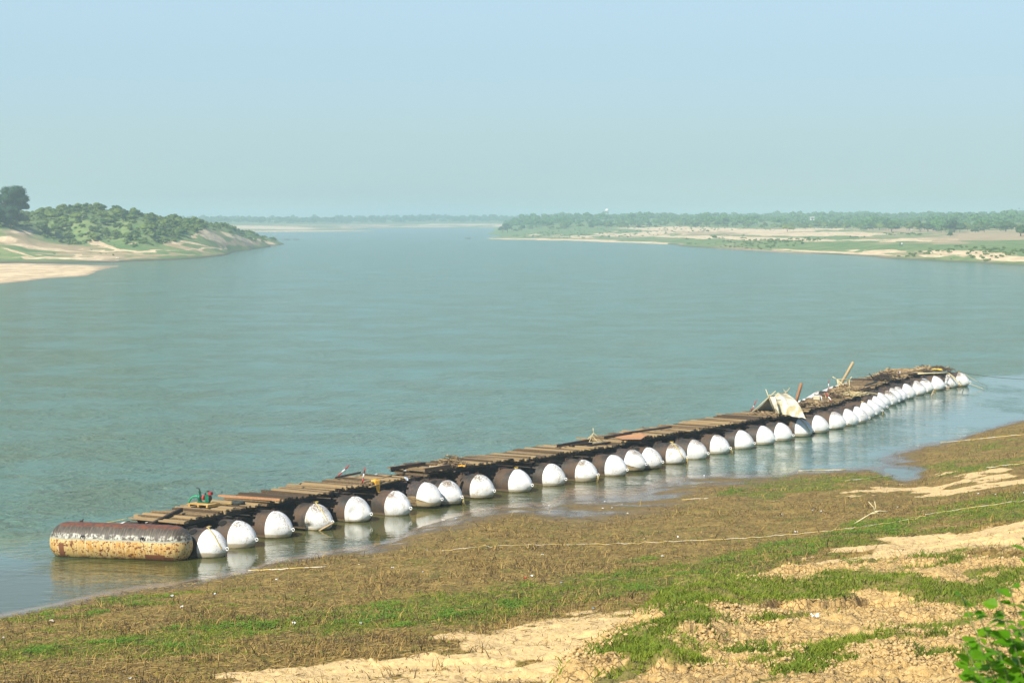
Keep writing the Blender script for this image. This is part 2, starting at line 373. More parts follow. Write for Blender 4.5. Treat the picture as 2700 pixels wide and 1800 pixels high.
def m_leaf(name, c1, c2, trans=.0, rough=.6):
    k = NT(name); r = k.n("ObjectInfo").outputs['Random']; p = k.n("NewGeometry").outputs['Position']
    n = k.noise(p, .35, 3, .6); n2 = k.noise(p, 9., 2, .6)
    isl = k.n('NewGeometry').outputs['Random Per Island']; f = k.ma('ADD', k.ma('ADD', k.ma('MULTIPLY', n, .5), k.ma('MULTIPLY', isl, .25)), k.ma('MULTIPLY', r, .45))
    c = k.mix(k.mr(f, .3, .9), c1, c2); k.fin(c, rough, spec=.2)
    if trans:
        t = k.n("BsdfTranslucent", {'Color': k.mix(k.mr(f, .3, .9), tuple(min(1, x*1.6) for x in c1), tuple(min(1, x*1.8) for x in c2))})
        mx = k.n("MixShader", {0: trans, 1: k.b.outputs[0], 2: t.outputs[0]}); k.t.links.new(mx.outputs[0], k.out.inputs[0])
    return k.m
M_shrub = m_leaf("scrub_foliage", (.022, .066, .020), (.17, .235, .040), .15)
M_bigtree = m_leaf("dark_tree_foliage", (.012, .045, .020), (.04, .095, .035), .1)
M_wood_far = m_leaf("far_tree_foliage", (.025, .10, .025), (.10, .22, .04), .1)
M_grass = m_leaf("green_grass", (.085, .145, .010), (.26, .31, .028), .2)
M_herb = m_leaf("bright_herbs", (.07, .15, .012), (.14, .26, .022), .2)
M_stalk = simple("dry_stalks", (.055, .032, .010), (.40, .265, .075), .9, .85, 0., None, 0., .75)
M_bush = m_leaf("bush_leaves", (.10, .27, .008), (.52, .70, .025), .5, .4)
M_bark = simple("bark", (.06, .045, .03), (.14, .10, .07), 3., .9, .3)

# ------------------------------------------------------------------ near bank
shore = [(-700, 1775), (-450, 1720), (-200, 1665), (0, 1625), (128, 1600), (255, 1570), (383, 1548), (489, 1536), (553, 1523), (620, 1511), (680, 1498), (723, 1480), (780, 1472), (850, 1460), (900, 1451), (977, 1441), (1053, 1419), (1114, 1386), (1170, 1366), (1225, 1350), (1321, 1336),
         (1400, 1326), (1475, 1316), (1508, 1306), (1500, 1296), (1540, 1302), (1620, 1300), (1702, 1289), (1746, 1271), (1824, 1255), (1900, 1249), (2000, 1244), (2104, 1240), (2206, 1236), (2280, 1234), (2370, 1238), (2420, 1236), (2380, 1226), (2325, 1217), (2313, 1204), (2350, 1193), (2410, 1179), (2485, 1165), (2580, 1138), (2700, 1106), (2830, 1075), (3000, 1040), (3300, 990)]
ctl = [(u, v, 0.0) for u, v in shore]
for (u, v) in [(-700, 1700), (-300, 1620), (0, 1560), (128, 1540), (255, 1512), (489, 1480), (620, 1462), (723, 1440), (850, 1415), (977, 1396), (1053, 1375), (1140, 1350), (1225, 1322)]: ctl.append((u, v, -0.7))
for (u, v) in [(1321, 1318), (1430, 1305), (1850, 1235), (2000, 1225), (2206, 1215), (2280, 1196), (2400, 1160), (2500, 1135), (2700, 1070), (3000, 1005)]: ctl.append((u, v, -0.4))
for (u, v) in [(1500, 1262), (1650, 1262), (1750, 1240)]: ctl.append((u, v, -0.25))
for (u, v) in [(-300, 1500), (300, 1390), (700, 1330), (1100, 1270), (1500, 1200), (1900, 1130), (2300, 1050), (2700, 990), (3100, 930)]: ctl.append((u, v, -2.0))
ctl += [(1420, 1340, .05), (1540, 1325, .05), (1640, 1315, .05), (1720, 1305, .06), (1800, 1285, .12), (2345, 1232, -.07), (2310, 1228, -.08), (2390, 1232, -.04), (2345, 1208, .07), (2365, 1211, .10), (2400, 1205, .16), (2430, 1214, .16), (2390, 1219, .10), (2355, 1218, .04), (2450, 1225, .12),
        (-400, 1800, .45), (0, 1700, .8), (0, 1800, 1.9), (300, 1620, .55), (300, 1720, 1.3), (300, 1800, 2.1), (600, 1560, .5), (600, 1650, 1.3), (600, 1800, 2.3), (900, 1500, .45), (900, 1600, 1.2), (900, 1700, 1.9), (900, 1800, 2.45),
        (1200, 1380, .15), (1200, 1440, .5), (1200, 1540, 1.2), (1200, 1640, 1.9), (1200, 1800, 2.7), (1500, 1370, .25), (1500, 1450, .7), (1500, 1560, 1.6), (1500, 1700, 2.6), (1500, 1800, 3.0),
        (1800, 1320, .25), (1800, 1400, .7), (1800, 1500, 1.5), (1800, 1600, 2.5), (2000, 1275, .12), (2000, 1330, .5), (2000, 1430, 1.2), (2000, 1520, 2.1), (2100, 1262, .15), (2300, 1255, .3), (2300, 1320, .9), (2300, 1400, 1.7), (2300, 1480, 2.8),
        (2450, 1200, .3), (2500, 1235, .55), (2500, 1340, 1.4), (2700, 1150, .7), (2700, 1200, 1.1), (2700, 1280, 1.8), (2700, 1360, 2.8), (2700, 1440, 3.8), (3000, 1200, 1.6), (3000, 1300, 3.2), (3000, 1450, 4.8), (3300, 1300, 4.5)]
P_ = []; Z_ = []
for (u, v, z) in ctl:
    q = at(u, v, z); P_.append((q.x/q.y, 16/q.y)); Z_.append(z)
near_tps = TPS(P_, Z_, 2e-5)
crest = [(0.2, 24), (0.8, 34), (1.3, 42)] + [tuple(at(u, v, z)[:2]) for u, v, z in [(1530, 1800, 5.0), (1640, 1700, 5.1), (1715, 1640, 5.1), (1757, 1590, 5.0), (1805, 1563, 4.9), (1950, 1546, 4.7), (2120, 1528, 4.5), (2350, 1512, 4.6), (2700, 1480, 5.0), (3200, 1440, 5.6)]]
cpoly = np.array(crest)
def crest_sd(X, Y):
    d = segd(X, Y, crest)
    inside = np.zeros(np.shape(X), bool); poly = np.array(crest + [(60, 60), (60, -10), (-1, -10)])
    n = len(poly); j = n-1
    for i in range(n):
        xi, yi = poly[i]; xj, yj = poly[j]
        c = ((yi > Y) != (yj > Y)) & (X < (xj-xi)*(Y-yi)/(yj-yi+1e-12)+xi); inside ^= c; j = i
    return np.where(inside, d, -d)
NB_=0
def near_base(X, Y):
    zb = near_tps(X/np.maximum(Y, 30), 16/np.maximum(Y, 45)); zb = np.clip(zb, -3, 9)
    zl = np.interp(Y, [0, 8, 20, 32, 42, 55, 62], [14.4, 12.6, 9.6, 6.8, 4.9, 2.9, 2.4])
    zb = zb*ss(50, 60, Y) + zl*(1-ss(50, 60, Y))
    zm = np.interp(Y, [0, 8, 20, 35, 45, 52, 60, 75, 90], [14.4, 13.1, 10.7, 7.9, 6.25, 5.5, 4.95, 4.6, 4.6])
    sd = crest_sd(X, Y); zm = zm + .5*np.exp(-((sd-1.6)/1.8)**2)*ss(8, 5, X)*ss(36, 44, Y); w = np.interp(X, [1, 6, 10, 16], [1.6, 2.2, 5, 9])
    mm = ss(-1, 0.0, sd/w*1.0)
    mm = mm*np.where(Y < 20, ss(12, 22, Y)*.0+1, 1)
    return zb + np.maximum(zm-zb, 0)*mm, mm
def near_height(X, Y):
    z, mm = near_base(X, Y)
    dry = ss(.05, .6, z)
    wob = fbm(X*.9, Y*.9, 3, 3)-.5
    z = z + (fbm(X*.16, Y*.16, 1, 3)-.5)*(.07+.5*dry*ss(.6, 2.5, z)) + wob*(.05+.13*dry)
    z = z + (fbm(X*3.2, Y*3.2, 5, 3)-.5)*(.02+.10*dry) + (fbm(X*9, Y*9, 6, 2)-.5)*.045*dry
    # little sandy ledges running along the bank
    ld = fbm(X*.25+3, Y*.55, 21, 3); z = z + ss(.53, .56, ld)*.16*ss(1.6, 2.6, z)*(1-mm)
    return z, mm
SCARPS = [([tuple(at(u, v, z)[:2]) for u, v, z in L], d) for L, d in (([(1790, 1585, 4.9), (1830, 1578, 4.9), (1880, 1580, 4.9), (1945, 1570, 4.8)], .5), ([(2000, 1612, 5.1), (2060, 1596, 5.0), (2120, 1602, 5.0), (2200, 1590, 5.0), (2290, 1572, 4.9)], .35), ([(2360, 1458, 3.6), (2420, 1450, 3.7), (2520, 1452, 3.8), (2600, 1455, 3.9)], .25), ([(1900, 1690, 5.8), (2000, 1680, 5.8), (2120, 1668, 5.7)], .2))]
def near_full(X, Y):
    z, mm = near_height(X, Y)
    k = (mm > .3) & (Y > 33)
    zz = z[k]; x = X[k]; y = Y[k]
    f1, f2, i1, ox, oy = worley(x*1.15+wob2(x, y), y*1.15, 40); g1, g2, i2, px, py = worley(x*3.4, y*3.4, 41)
    h1, h2, i3, qx, qy = worley(x*8, y*8, 43)
    crust = ss(.38, .6, fbm(x*.22, y*.22, 77, 3)) ; crust = .35+.65*crust
    zz = zz + crust*((i1-.5)*.07 + ox*(i1-.5)*.20 + oy*(.5-i1)*.2 - .10*(1-ss(0, .05, f2-f1)))
    zz = zz + crust*((i2-.5)*.05 + px*(i2-.5)*.16 + py*(.5-i2)*.16 - .06*(1-ss(0, .10, g2-g1))) + (i3-.5)*.035
    # eroded scarps
    e = fbm(x*.35+9, y*.5+2, 31, 4); zz = zz + (ss(.44, .47, e)*.10 + ss(.56, .60, e)*.10 - .1) + (fbm(x*.9, y*.9, 35, 4)-.5)*.30
    for pl_, dep in SCARPS:
        d_ = segd(x, y, pl_); sg = y - np.interp(x, [q[0] for q in pl_], [q[1] for q in pl_]) + (fbm(x*1.5, y*1.5, 37, 3)-.5)*.5
        zz = zz - dep*ss(.08, -.08, sg)*ss(3.2, .3, d_)*ss(-2.6, -.2, sg)
    z = z.copy(); z[k] = z[k]*(1-ss(.3, .9, mm[k])) + zz*ss(.3, .9, mm[k])
    return z, mm
def wob2(x, y): return (vn(x*.7, y*.7, 51)-.5)*1.2
NC = 1150
yv = 16/np.linspace(16/235., 16/41., 820); yv = np.concatenate([yv, np.linspace(40.9, 33, 60), np.linspace(32.5, 1.5, 60)])
av = np.linspace(-.30, .30, NC)
YY, AA = np.meshgrid(yv, av, indexing='ij'); XX = AA*(YY+14)
# shift the fan slightly right where the bank is in view
ZZ, MM = near_full(XX, YY)
UU, VV = proj(XX, YY, ZZ)
nz1 = fbm(XX*.35, YY*.5, 61, 4)-.5; nz2 = fbm(XX*.12, YY*.3, 62, 3)-.5
uw = UU + nz1*260; vw = VV + nz1*34 + nz2*30
def band(pts, w): return np.exp(-(segd(uw, vw, pts, .35, 1.0)/w)**2)
sand = np.maximum.reduce([
    band([(560, 1830), (800, 1778), (1000, 1752), (1250, 1745), (1450, 1700), (1620, 1690)], 30), band([(1250, 1690), (1450, 1660), (1640, 1640), (1740, 1625)], 30), band([(1100, 1795), (1500, 1775)], 24), band([(600, 1790), (760, 1762), (900, 1735)], 14),
    band([(1930, 1560), (2080, 1535), (2200, 1503), (2350, 1462), (2520, 1425), (2720, 1398), (2900, 1370)], 20), band([(1960, 1475), (2060, 1445), (2130, 1430)], 10), band([(2200, 1480), (2350, 1440), (2600, 1400)], 16),
    band([(2290, 1304), (2400, 1292), (2530, 1290), (2600, 1278), (2720, 1268)], 9), band([(2545, 1258), (2640, 1245)], 12), band([(2420, 1440), (2700, 1405), (2900, 1380)], 45)*.8])
sb_ = np.interp(UU, [450, 620, 900, 1050, 1250, 1420, 1760], [1850, 1793, 1758, 1722, 1684, 1648, 1606]); sand = np.maximum(sand, ss(-9, 9, vw-sb_)*(UU < 1790)*(.93-.75*ss(.56, .66, fbm(XX*.35, YY*.7, 63, 4))))
sand = np.maximum(sand, ss(.35, .8, MM))
green = np.maximum.reduce([
    band([(-200, 1740), (150, 1700), (400, 1690), (700, 1650), (950, 1620), (1250, 1600), (1500, 1560), (1750, 1530), (1900, 1512)], 48)*.74,
    band([(750, 1640), (1000, 1630), (1250, 1610), (1480, 1565), (1700, 1525), (1900, 1500)], 34)*.95,
    band([(1700, 1525), (1950, 1480), (2080, 1450), (2200, 1420), (2350, 1390), (2560, 1345), (2760, 1310)], 25)*1.15, band([(0, 1640), (300, 1600), (500, 1575), (700, 1550)], 9)*.75,
    band([(1950, 1300), (2100, 1283), (2300, 1262), (2500, 1236), (2720, 1216)], 12), band([(2560, 1180), (2720, 1165)], 14)*.7, band([(1990, 1262), (2250, 1248)], 5)*.6,
    band([(1800, 1568), (1960, 1556), (2100, 1545), (2250, 1535), (2420, 1545), (2560, 1560)], 20), band([(2250, 1520), (2330, 1530), (2520, 1570)], 22),
    band([(1560, 1800), (1650, 1720), (1740, 1650), (1780, 1600)], 16), blob(uw, vw, [(1740, 1720, 120, 50, 0), (1990, 1725, 60, 14, -.3), (2130, 1730, 90, 16, -.3), (2250, 1700, 130, 14, -.35), (2080, 1780, 130, 14, -.3), (2350, 1480, 120, 8, -.3), (2600, 1520, 120, 12, -.2), (2500, 1470, 160, 9, -.25), (2040, 1620, 110, 10, -.1), (2480, 1640, 100, 12, -.3), (2560, 1730, 60, 30, 0)])*.9])
green = green + .16*(fbm(XX*.5, YY*.8, 71, 3) > .5)
gstrip = np.exp(-(segd(uw, vw, [(1800, 1512), (1950, 1482), (2080, 1452), (2200, 1420), (2350, 1390), (2560, 1345), (2760, 1310)], .35, 1.0)/22)**2)
sand = np.where(MM < .3, sand*(1-.9*gstrip), sand)
green = np.where((sand > .6) & (MM < .3), green*.35, green)
wet = 1-ss(.0, .22, ZZ+.10*(fbm(XX*.5, YY*.9, 81, 3)-.5)); wet = np.maximum(wet, blob(UU, VV, [(1620, 1322, 190, 16, -.1), (1950, 1272, 260, 9, -.05), (1180, 1395, 150, 16, -.25)])*.8*ss(.42, .55, fbm(XX*.45, YY*.9, 83, 3))*(ZZ < .5))
wet = np.maximum(wet, .95*ss(.42, .12, ZZ)*ss(850, 1000, UU)*ss(2080, 1900, UU)*(.55+.45*ss(.4, .55, fbm(XX*.3, YY*.8, 85, 3))))
wet = wet*(1-MM); fwet0 = wet
nb = np_mesh("river_bank", np.stack([XX, YY, ZZ], -1).reshape(-1, 3), gridfaces(len(yv), NC)[:, ::-1], dict(sand=sand, green=green, wet=wet, mound=MM), True, M_near)
tag(nb, "muddy near bank sloping to the river with sand, grass and an eroded mound", kind='structure')
GX = XX; GY = YY; GZ = ZZ
def gz(x, y):
    z, _ = near_full(np.array([float(x)]), np.array([float(y)])); return float(z[0])
def ground_at(u, v):
    """march a ray to the near bank"""
    Y = np.linspace(42, 232, 1600); q0 = np.array(atY(u, v, 1.0)) - np.array((0, 0, CZ)); X = q0[0]*Y; Z = CZ+q0[2]*Y
    z, _ = near_height(X, Y); i = int(np.argmax(Z <= z)); return Vector((X[i], Y[i], float(near_full(X[i:i+1], Y[i:i+1])[0][0])))

# ------------------------------------------------------------------ far banks
def far_terrain(name, ctlv, arange, yr, nr, nc, masks, amp, label, extraY=None, bs=15.):
    P = []; Z = []
    for c in ctlv:
        if c[3] == 'v': q = at(c[0], c[1], c[2]); P.append((q.x/q.y, 16/q.y*bs)); Z.append(c[2])
        else: P.append(((c[0]-1350)/F, 16/c[1]*bs)); Z.append(c[2])
    T = TPS(P, Z, 1e-5)
    Y = 16/np.linspace(16/yr[0], 16/yr[1], nr); A = np.linspace(arange[0], arange[1], nc)
    YY, AA = np.meshgrid(Y, A, indexing='ij'); XX = AA*YY
    def hf(X, Y):
        z = T(X/Y, 16/Y*bs); d = ss(.4, 3, z)
        z = z + (fbm(X/45., Y/45., 101, 4)-.5)*amp*d + (fbm(X/9., Y/9., 103, 3)-.5)*.55*amp/3*d + (fbm(X/25., Y/40., 107, 3)-.5)*.35
        return z
    ZZ = hf(XX, YY); UU, VV = proj(XX, YY, ZZ)
    at_ = masks(XX, YY, ZZ, UU, VV)
    o = np_mesh(name, np.stack([XX, YY, ZZ], -1).reshape(-1, 3), gridfaces(nr, nc)[:, ::-1] if yr[0] > yr[1] else gridfaces(nr, nc), at_, True, M_far)
    tag(o, label, kind='structure'); return hf
V = 'v'
lb = [(u, v, 0, V) for u, v in [(-700, 712), (-400, 702), (-150, 696), (0, 695), (150, 694), (250, 693), (325, 691), (421, 687), (480, 684), (536, 680), (574, 676), (612, 666), (640, 661), (670, 657), (708, 647), (735, 642), (752, 639)]]
lb += [(u, v+9, -1.0, V) for u, v in [(-400, 702), (0, 695), (250, 693), (421, 687), (536, 680), (612, 668), (670, 658), (708, 649)]] + [(775, 637, -.8, V), (830, 630, -3, V), (790, 650, -3, V), (700, 680, -4, V)]
lb += [(0, 675, 1.9, V), (0, 650, 5, V), (0, 630, 8., V), (0, 610, 10.8, V), (-300, 660, 4, V), (-300, 620, 9.5, V), (-600, 650, 5, V), (100, 675, 1.9, V), (110, 650, 4.8, V), (130, 625, 8.2, V), (100, 605, 11.2, V), (180, 650, 4.6, V), (200, 625, 8., V), (220, 600, 12, V), (260, 675, 1.5, V), (300, 650, 4.5, V), (310, 625, 8, V), (320, 600, 12, V),
       (421, 660, 3.1, V), (421, 649, 4.5, V), (421, 620, 8.9, V), (421, 592, 13.2, V), (536, 650, 3.9, V), (536, 620, 8.5, V), (530, 602, 11.3, V), (612, 640, 4, V), (612, 615, 8.4, V), (670, 636, 3.6, V), (708, 636, 2.3, V)]
lb += [(-500, 900, 13, 'Y'), (-100, 900, 13.5, 'Y'), (92, 900, 14.6, 'Y'), (200, 905, 14.6, 'Y'), (306, 915, 14.5, 'Y'), (421, 945, 13.9, 'Y'), (536, 985, 11.8, 'Y'), (612, 1085, 10.6, 'Y'), (670, 1180, 7.7, 'Y'), (708, 1265, 3.8, 'Y'), (730, 1320, 2., 'Y'),
       (92, 1050, 14, 'Y'), (306, 1080, 13, 'Y'), (421, 1100, 11.5, 'Y'), (536, 1120, 9, 'Y'), (612, 1220, 6, 'Y'), (670, 1330, 1.5, 'Y'), (700, 1380, 0, 'Y'), (600, 1500, -1, 'Y'), (680, 1500, -3, 'Y'), (760, 1430, -1, 'Y'), (92, 1500, 6, 'Y'), (-500, 1500, 8, 'Y'), (400, 1500, 2, 'Y')]
def lmask(X, Y, Z, U, V_):
    n = fbm(X/30., Y/30., 5, 3)-.5; n2 = fbm(X/7., Y/18., 15, 3)-.5; u = U+n*60+n2*50; v = V_+n*14+n2*16
    s = blob(u, v, [(555, 622, 55, 13, .35), (640, 630, 50, 7, .35), (400, 628, 50, 5, .2), (500, 640, 60, 3, .2), (700, 638, 40, 3, .3), (230, 632, 50, 8, .45), (320, 628, 40, 12, .3), (275, 645, 60, 6, .4), (420, 630, 60, 8, .25), (120, 655, 110, 5, .1), (480, 612, 40, 12, .1), (20, 632, 40, 10, .1), (60, 608, 50, 6, -.05), (60, 668, 50, 2.5, .3), (330, 660, 160, 2.5, .02), (560, 655, 70, 3, -.1), (180, 680, 160, 2.5, 0)])
    g = .66 - .5*blob(u, v, [(140, 650, 110, 8, .08), (230, 672, 120, 4, 0), (470, 650, 60, 5, .2), (380, 672, 150, 3, 0), (640, 645, 50, 4, 0)]) - .3*s
    lv = np.interp(U, [-150, 0, 70, 100, 180, 250, 330, 420, 500, 540, 600, 660, 745], [600, 604, 606, 620, 642, 636, 644, 644, 630, 602, 614, 632, 640]); g = np.maximum(g, 1.0*(V_ < lv)); s = s*(1-.8*(V_ < lv-4)*(U < 520))
    w = (1-ss(.1, .9, Z))*(Z > -2)
    return dict(sand=s, green=g, wet=w)
hl = far_terrain("left_bank", lb, (-.46, -.085), (1700, 700), 300, 420, lmask, 2.2, "green and sandy left bank hill beyond the river")
sbc = [(u, v, 0, V) for u, v in [(-500, 790), (-250, 768), (0, 748), (69, 740), (130, 732), (214, 728), (245, 720), (268, 712), (300, 707), (325, 704.5), (290, 702), (249, 700.5), (191, 697), (100, 694.5), (0, 693), (-300, 690)]]
sbc += [(0, 720, .55, V), (100, 712, .5, V), (190, 710, .3, V), (-300, 730, .6, V), (0, 705, .4, V), (0, 775, -.9, V), (150, 750, -.9, V), (300, 722, -.8, V), (370, 704, -.8, V), (300, 697, -.5, V), (190, 693.5, -.2, V), (50, 688, .0, V), (450, 720, -3, V), (-300, 830, -3, V), (200, 800, -3, V)]
def sbmask(X, Y, Z, U, V_):
    return dict(sand=np.ones_like(X)*.95, green=np.zeros_like(X), wet=(1-ss(.03, .2, Z+.1*(fbm(X/12., Y/12., 3, 3)-.5)))*.6)
hsb = far_terrain("sandbar", sbc, (-.42, -.165), (760, 420), 160, 260, sbmask, .3, "pale sandbar in front of the left bank", bs=8.)
rb = [(u, v, 0, V) for u, v in [(1284, 629.5), (1296, 631), (1360, 632), (1440, 634), (1519, 636), (1600, 638.5), (1700, 642), (1774, 645), (1825, 652), (1880, 655), (1933, 658), (2020, 663), (2093, 667), (2200, 671), (2284, 675), (2322, 680), (2430, 686), (2539, 691), (2620, 696), (2700, 701), (2850, 712), (3100, 735)]]
rb += [(u, v+7, -1.0, V) for u, v in [(1360, 633), (1519, 637), (1700, 643), (1825, 653), (1933, 659), (2093, 668), (2284, 676), (2539, 692), (2700, 702), (3000, 725)]] + [(1250, 634, -1.5, V), (1240, 624, -1.5, V), (1270, 626, -.5, V), (1300, 623.5, -.2, V), (1322, 620, 0., V), (1316, 612, -.2, V), (1290, 610, -2, V), (1200, 640, -4, V)]
rb += [(2700, 690, 1., V), (2700, 676, 2.6, V), (2700, 660, 3.8, V), (2700, 640, 5, V), (2700, 625, 6, V), (2700, 611, 7.6, V), (3000, 650, 5.5, V), (3100, 690, 3, V), (2539, 680, 1.3, V), (2539, 668, 2.7, V), (2520, 650, 3.9, V), (2500, 625, 5.6, V), (2500, 612, 7, V), (2300, 666, 1.3, V), (2300, 655, 2.5, V), (2300, 640, 4, V), (2300, 625, 5.2, V), (2300, 612, 6.5, V),
       (2093, 659, 1.2, V), (2093, 650, 2.2, V), (2093, 630, 4, V), (2093, 612, 6, V), (1933, 650, 1.2, V), (1933, 640, 2.4, V), (1933, 620, 4.5, V), (1933, 606, 6.5, V), (1825, 645, .9, V), (1825, 630, 2.6, V), (1825, 612, 5.2, V), (1700, 634, .8, V), (1700, 620, 2.6, V), (1700, 606, 5.5, V), (1600, 630, .7, V), (1600, 618, 2.7, V), (1519, 629, .6, V), (1519, 618, 2.5, V), (1519, 606, 5.3, V), (1420, 627, .45, V), (1420, 616, 2.4, V), (1360, 626, .15, V), (1350, 616, 1.6, V)]
rb += [(1330, 2300, 5, 'Y'), (1345, 2600, 7, 'Y'), (1300, 2600, 0, 'Y'), (1400, 2400, 9.5, 'Y'), (1519, 2350, 12.5, 'Y'), (1519, 3200, 13, 'Y'), (1700, 2300, 12.5, 'Y'), (1933, 2150, 11.8, 'Y'), (1933, 3200, 14, 'Y'), (2300, 1800, 9.5, 'Y'), (2300, 2400, 13.2, 'Y'), (2300, 3200, 15, 'Y'), (2700, 1600, 9.5, 'Y'), (2700, 2000, 13, 'Y'), (2700, 3200, 16, 'Y'), (3100, 1500, 10, 'Y'), (3100, 3200, 16, 'Y'), (1380, 3200, 9, 'Y')]
def rmask(X, Y, Z, U, V_):
    n = fbm(X/40., Y/60., 5, 3)-.5; n2 = fbm(X/10., Y/35., 25, 4)-.5; u = U+n*120+n2*160; v = V_+n*9+n2*10
    s = blob(u, v, [(1560, 635, 260, 4.2, .03), (1380, 631, 110, 3, .02), (1850, 605, 260, 8, .02), (1700, 617, 120, 6, -.05), (2150, 617, 240, 6, 0), (2000, 662, 160, 5, .05), (2300, 662, 70, 7, 0), (2560, 668, 140, 8, .03), (2200, 665, 200, 3, .05), (2680, 683, 120, 9, .05), (2480, 676, 90, 5, .05), (1500, 622, 120, 2.5, 0), (2640, 600, 60, 4, 0), (1950, 628, 300, 5, .02), (2350, 632, 200, 4, -.01), (2100, 606, 250, 4, 0)])
    g = .60 - .5*blob(u, v, [(2600, 625, 200, 12, -.03), (1850, 608, 200, 8, 0), (2420, 608, 90, 6, 0)]) + .3*blob(u, v, [(2500, 652, 260, 8, -.01), (2200, 650, 200, 7, 0), (2100, 628, 200, 2, -.06)]) + .3*(Y > 1750)
    w = (1-ss(.05, .8, Z))*(Z > -2)*.8*(U > 1760)
    return dict(sand=s, green=g, wet=w)
hr = far_terrain("right_bank", rb, (-.035, .42), (3400, 640), 360, 560, rmask, 1.6, "sandy and green right bank with fields beyond the river")
fb = [(-400, 611, 0, V), (300, 611, 0, V), (600, 611.5, 0, V), (700, 611.3, 0, V), (800, 610.8, 0, V), (900, 610, 0, V), (974, 609, 0, V), (975, 606.5, 0, V), (930, 604.5, 0, V), (960, 602, 0, V), (1050, 601, 0, V), (1150, 600.5, 0, V), (1250, 600.5, 0, V), (1330, 600.5, 0, V), (1500, 600, 0, V),
      (600, 616, -1, V), (800, 616, -1, V), (1000, 614, -1, V), (1100, 606, -1, V), (1250, 606, -1, V), (1040, 609, -1, V), (1600, 606, -1, V), (200, 617, -1, V)]
fb += [(700, 2850, 2.5, 'Y'), (600, 2800, 2.5, 'Y'), (850, 2850, 1, 'Y'), (700, 3150, 6., 'Y'), (500, 3100, 6, 'Y'), (850, 3300, 5.5, 'Y'), (1000, 3800, 7, 'Y'), (1150, 3750, 8, 'Y'), (1300, 3750, 8, 'Y'), (1500, 3750, 8, 'Y'), (1000, 4400, 13, 'Y'), (1300, 4400, 13, 'Y'), (600, 4400, 12, 'Y'), (0, 4400, 12, 'Y'), (0, 3000, 4, 'Y'), (1600, 4400, 13, 'Y'), (1000, 9000, 13, 'Y'), (0, 9000, 13, 'Y'), (2500, 9000, 14, 'Y'), (2500, 4400, 13, 'Y'), (2500, 3700, 6, 'Y')]
def fmask(X, Y, Z, U, V_):
    s = blob(U, V_, [(820, 610, 200, 2.5, 0), (700, 600, 160, 5, .02)]) + .9*ss(.5, 2, Z)*(1-ss(5, 7, Z))*(U > 900)*(fbm(X/60., Y/60., 9, 2) > .47)
    return dict(sand=np.clip(s, 0, 1), green=.5+.3*(Z > 6), wet=np.zeros_like(X))
hf_ = far_terrain("far_bank", fb, (-.48, .48), (9000, 2300), 220, 500, fmask, 2.0, "hazy distant bank closing the river", bs=30.)

# ------------------------------------------------------------------ pontoons: positions on the water
PT = [(598, 1470), (673, 1445), (770, 1419), (878, 1398), (980, 1376), (1084, 1359), (1164, 1341), (1219, 1332), (1301, 1315), (1401, 1298), (1487, 1281), (1573, 1270), (1654, 1255), (1705, 1243), (1745, 1237), (1809, 1223), (1865, 1211), (1926, 1197), (1987, 1185), (2045, 1173), (2090, 1163), (2142, 1152), (2188, 1142), (2231, 1132), (2264, 1123), (2289, 1116), (2308, 1105), (2325, 1097), (2338, 1087), (2349, 1077), (2368, 1070), (2380, 1063), (2393, 1059), (2415, 1052), (2443, 1043), (2463, 1036), (2492, 1030), (2526, 1023), (2557, 1019)]
pp = np.array([at(u, v)[:2] for u, v in PT]); NP_ = len(pp)
tng = np.zeros((NP_, 2))
for i in range(NP_):
    a = max(0, i-4); b = min(NP_-1, i+4); d = pp[b]-pp[a]; tng[i] = d/np.linalg.norm(d)
tng[0] = tng[1]; axs = np.stack([tng[:, 1], -tng[:, 0]], 1)
PR = .87; PZ = .43; CAPL = 1.06; HL = 2.5; TIP = HL+CAPL
# waterline outline of the front half in local coordinates (axis +x)
def capr(s): return PR*(1-s**1.75)**.72
rw = lambda r: math.sqrt(max(r*r-PZ*PZ, 0))
wl = [(x, -rw(PR)) for x in np.linspace(0, HL, 10)] + [(HL+CAPL*s, sg*rw(capr(s))) for s in np.linspace(0, .999, 40) for sg in (-1, 1) if capr(s) > PZ]
tipz = [(HL+CAPL*s, sg*capr(s)*.5, PZ) for s in np.linspace(.5, 1, 20) for sg in (-1, 1)]
PC = []
for i, (u, v) in enumerate(PT):
    a = Vector((axs[i][0], axs[i][1], 0)); n = Vector((-a.y, a.x, 0)); c = Vector((pp[i][0], pp[i][1], 0)) - a*TIP
    for _ in range(6):
        mu = -1e9; mv = -1e9
        for (x, y) in wl:
            if x < HL: continue
            q = c+a*x+n*y; pu, pv = proj(q.x, q.y, 0)
            mv = max(mv, pv)
        for (x, y, z) in tipz:
            q = c+a*x+n*y; pu, pv = proj(q.x, q.y, z); mu = max(mu, pu)
        e = at(u, v) - at(mu, mv); c += Vector((e.x, e.y, 0))
    PC.append(c)
# keep neighbours from intersecting
for i in range(1, NP_):
    t = Vector((tng[i][0], tng[i][1], 0)); g = (PC[i]-PC[i-1]).dot(t)
    if g < 1.78: PC[i] += t*(1.78-g)/2; PC[i-1] -= t*(1.78-g)/2
CEN = [Vector((PC[i].x, PC[i].y, 0)) for i in range(NP_)]
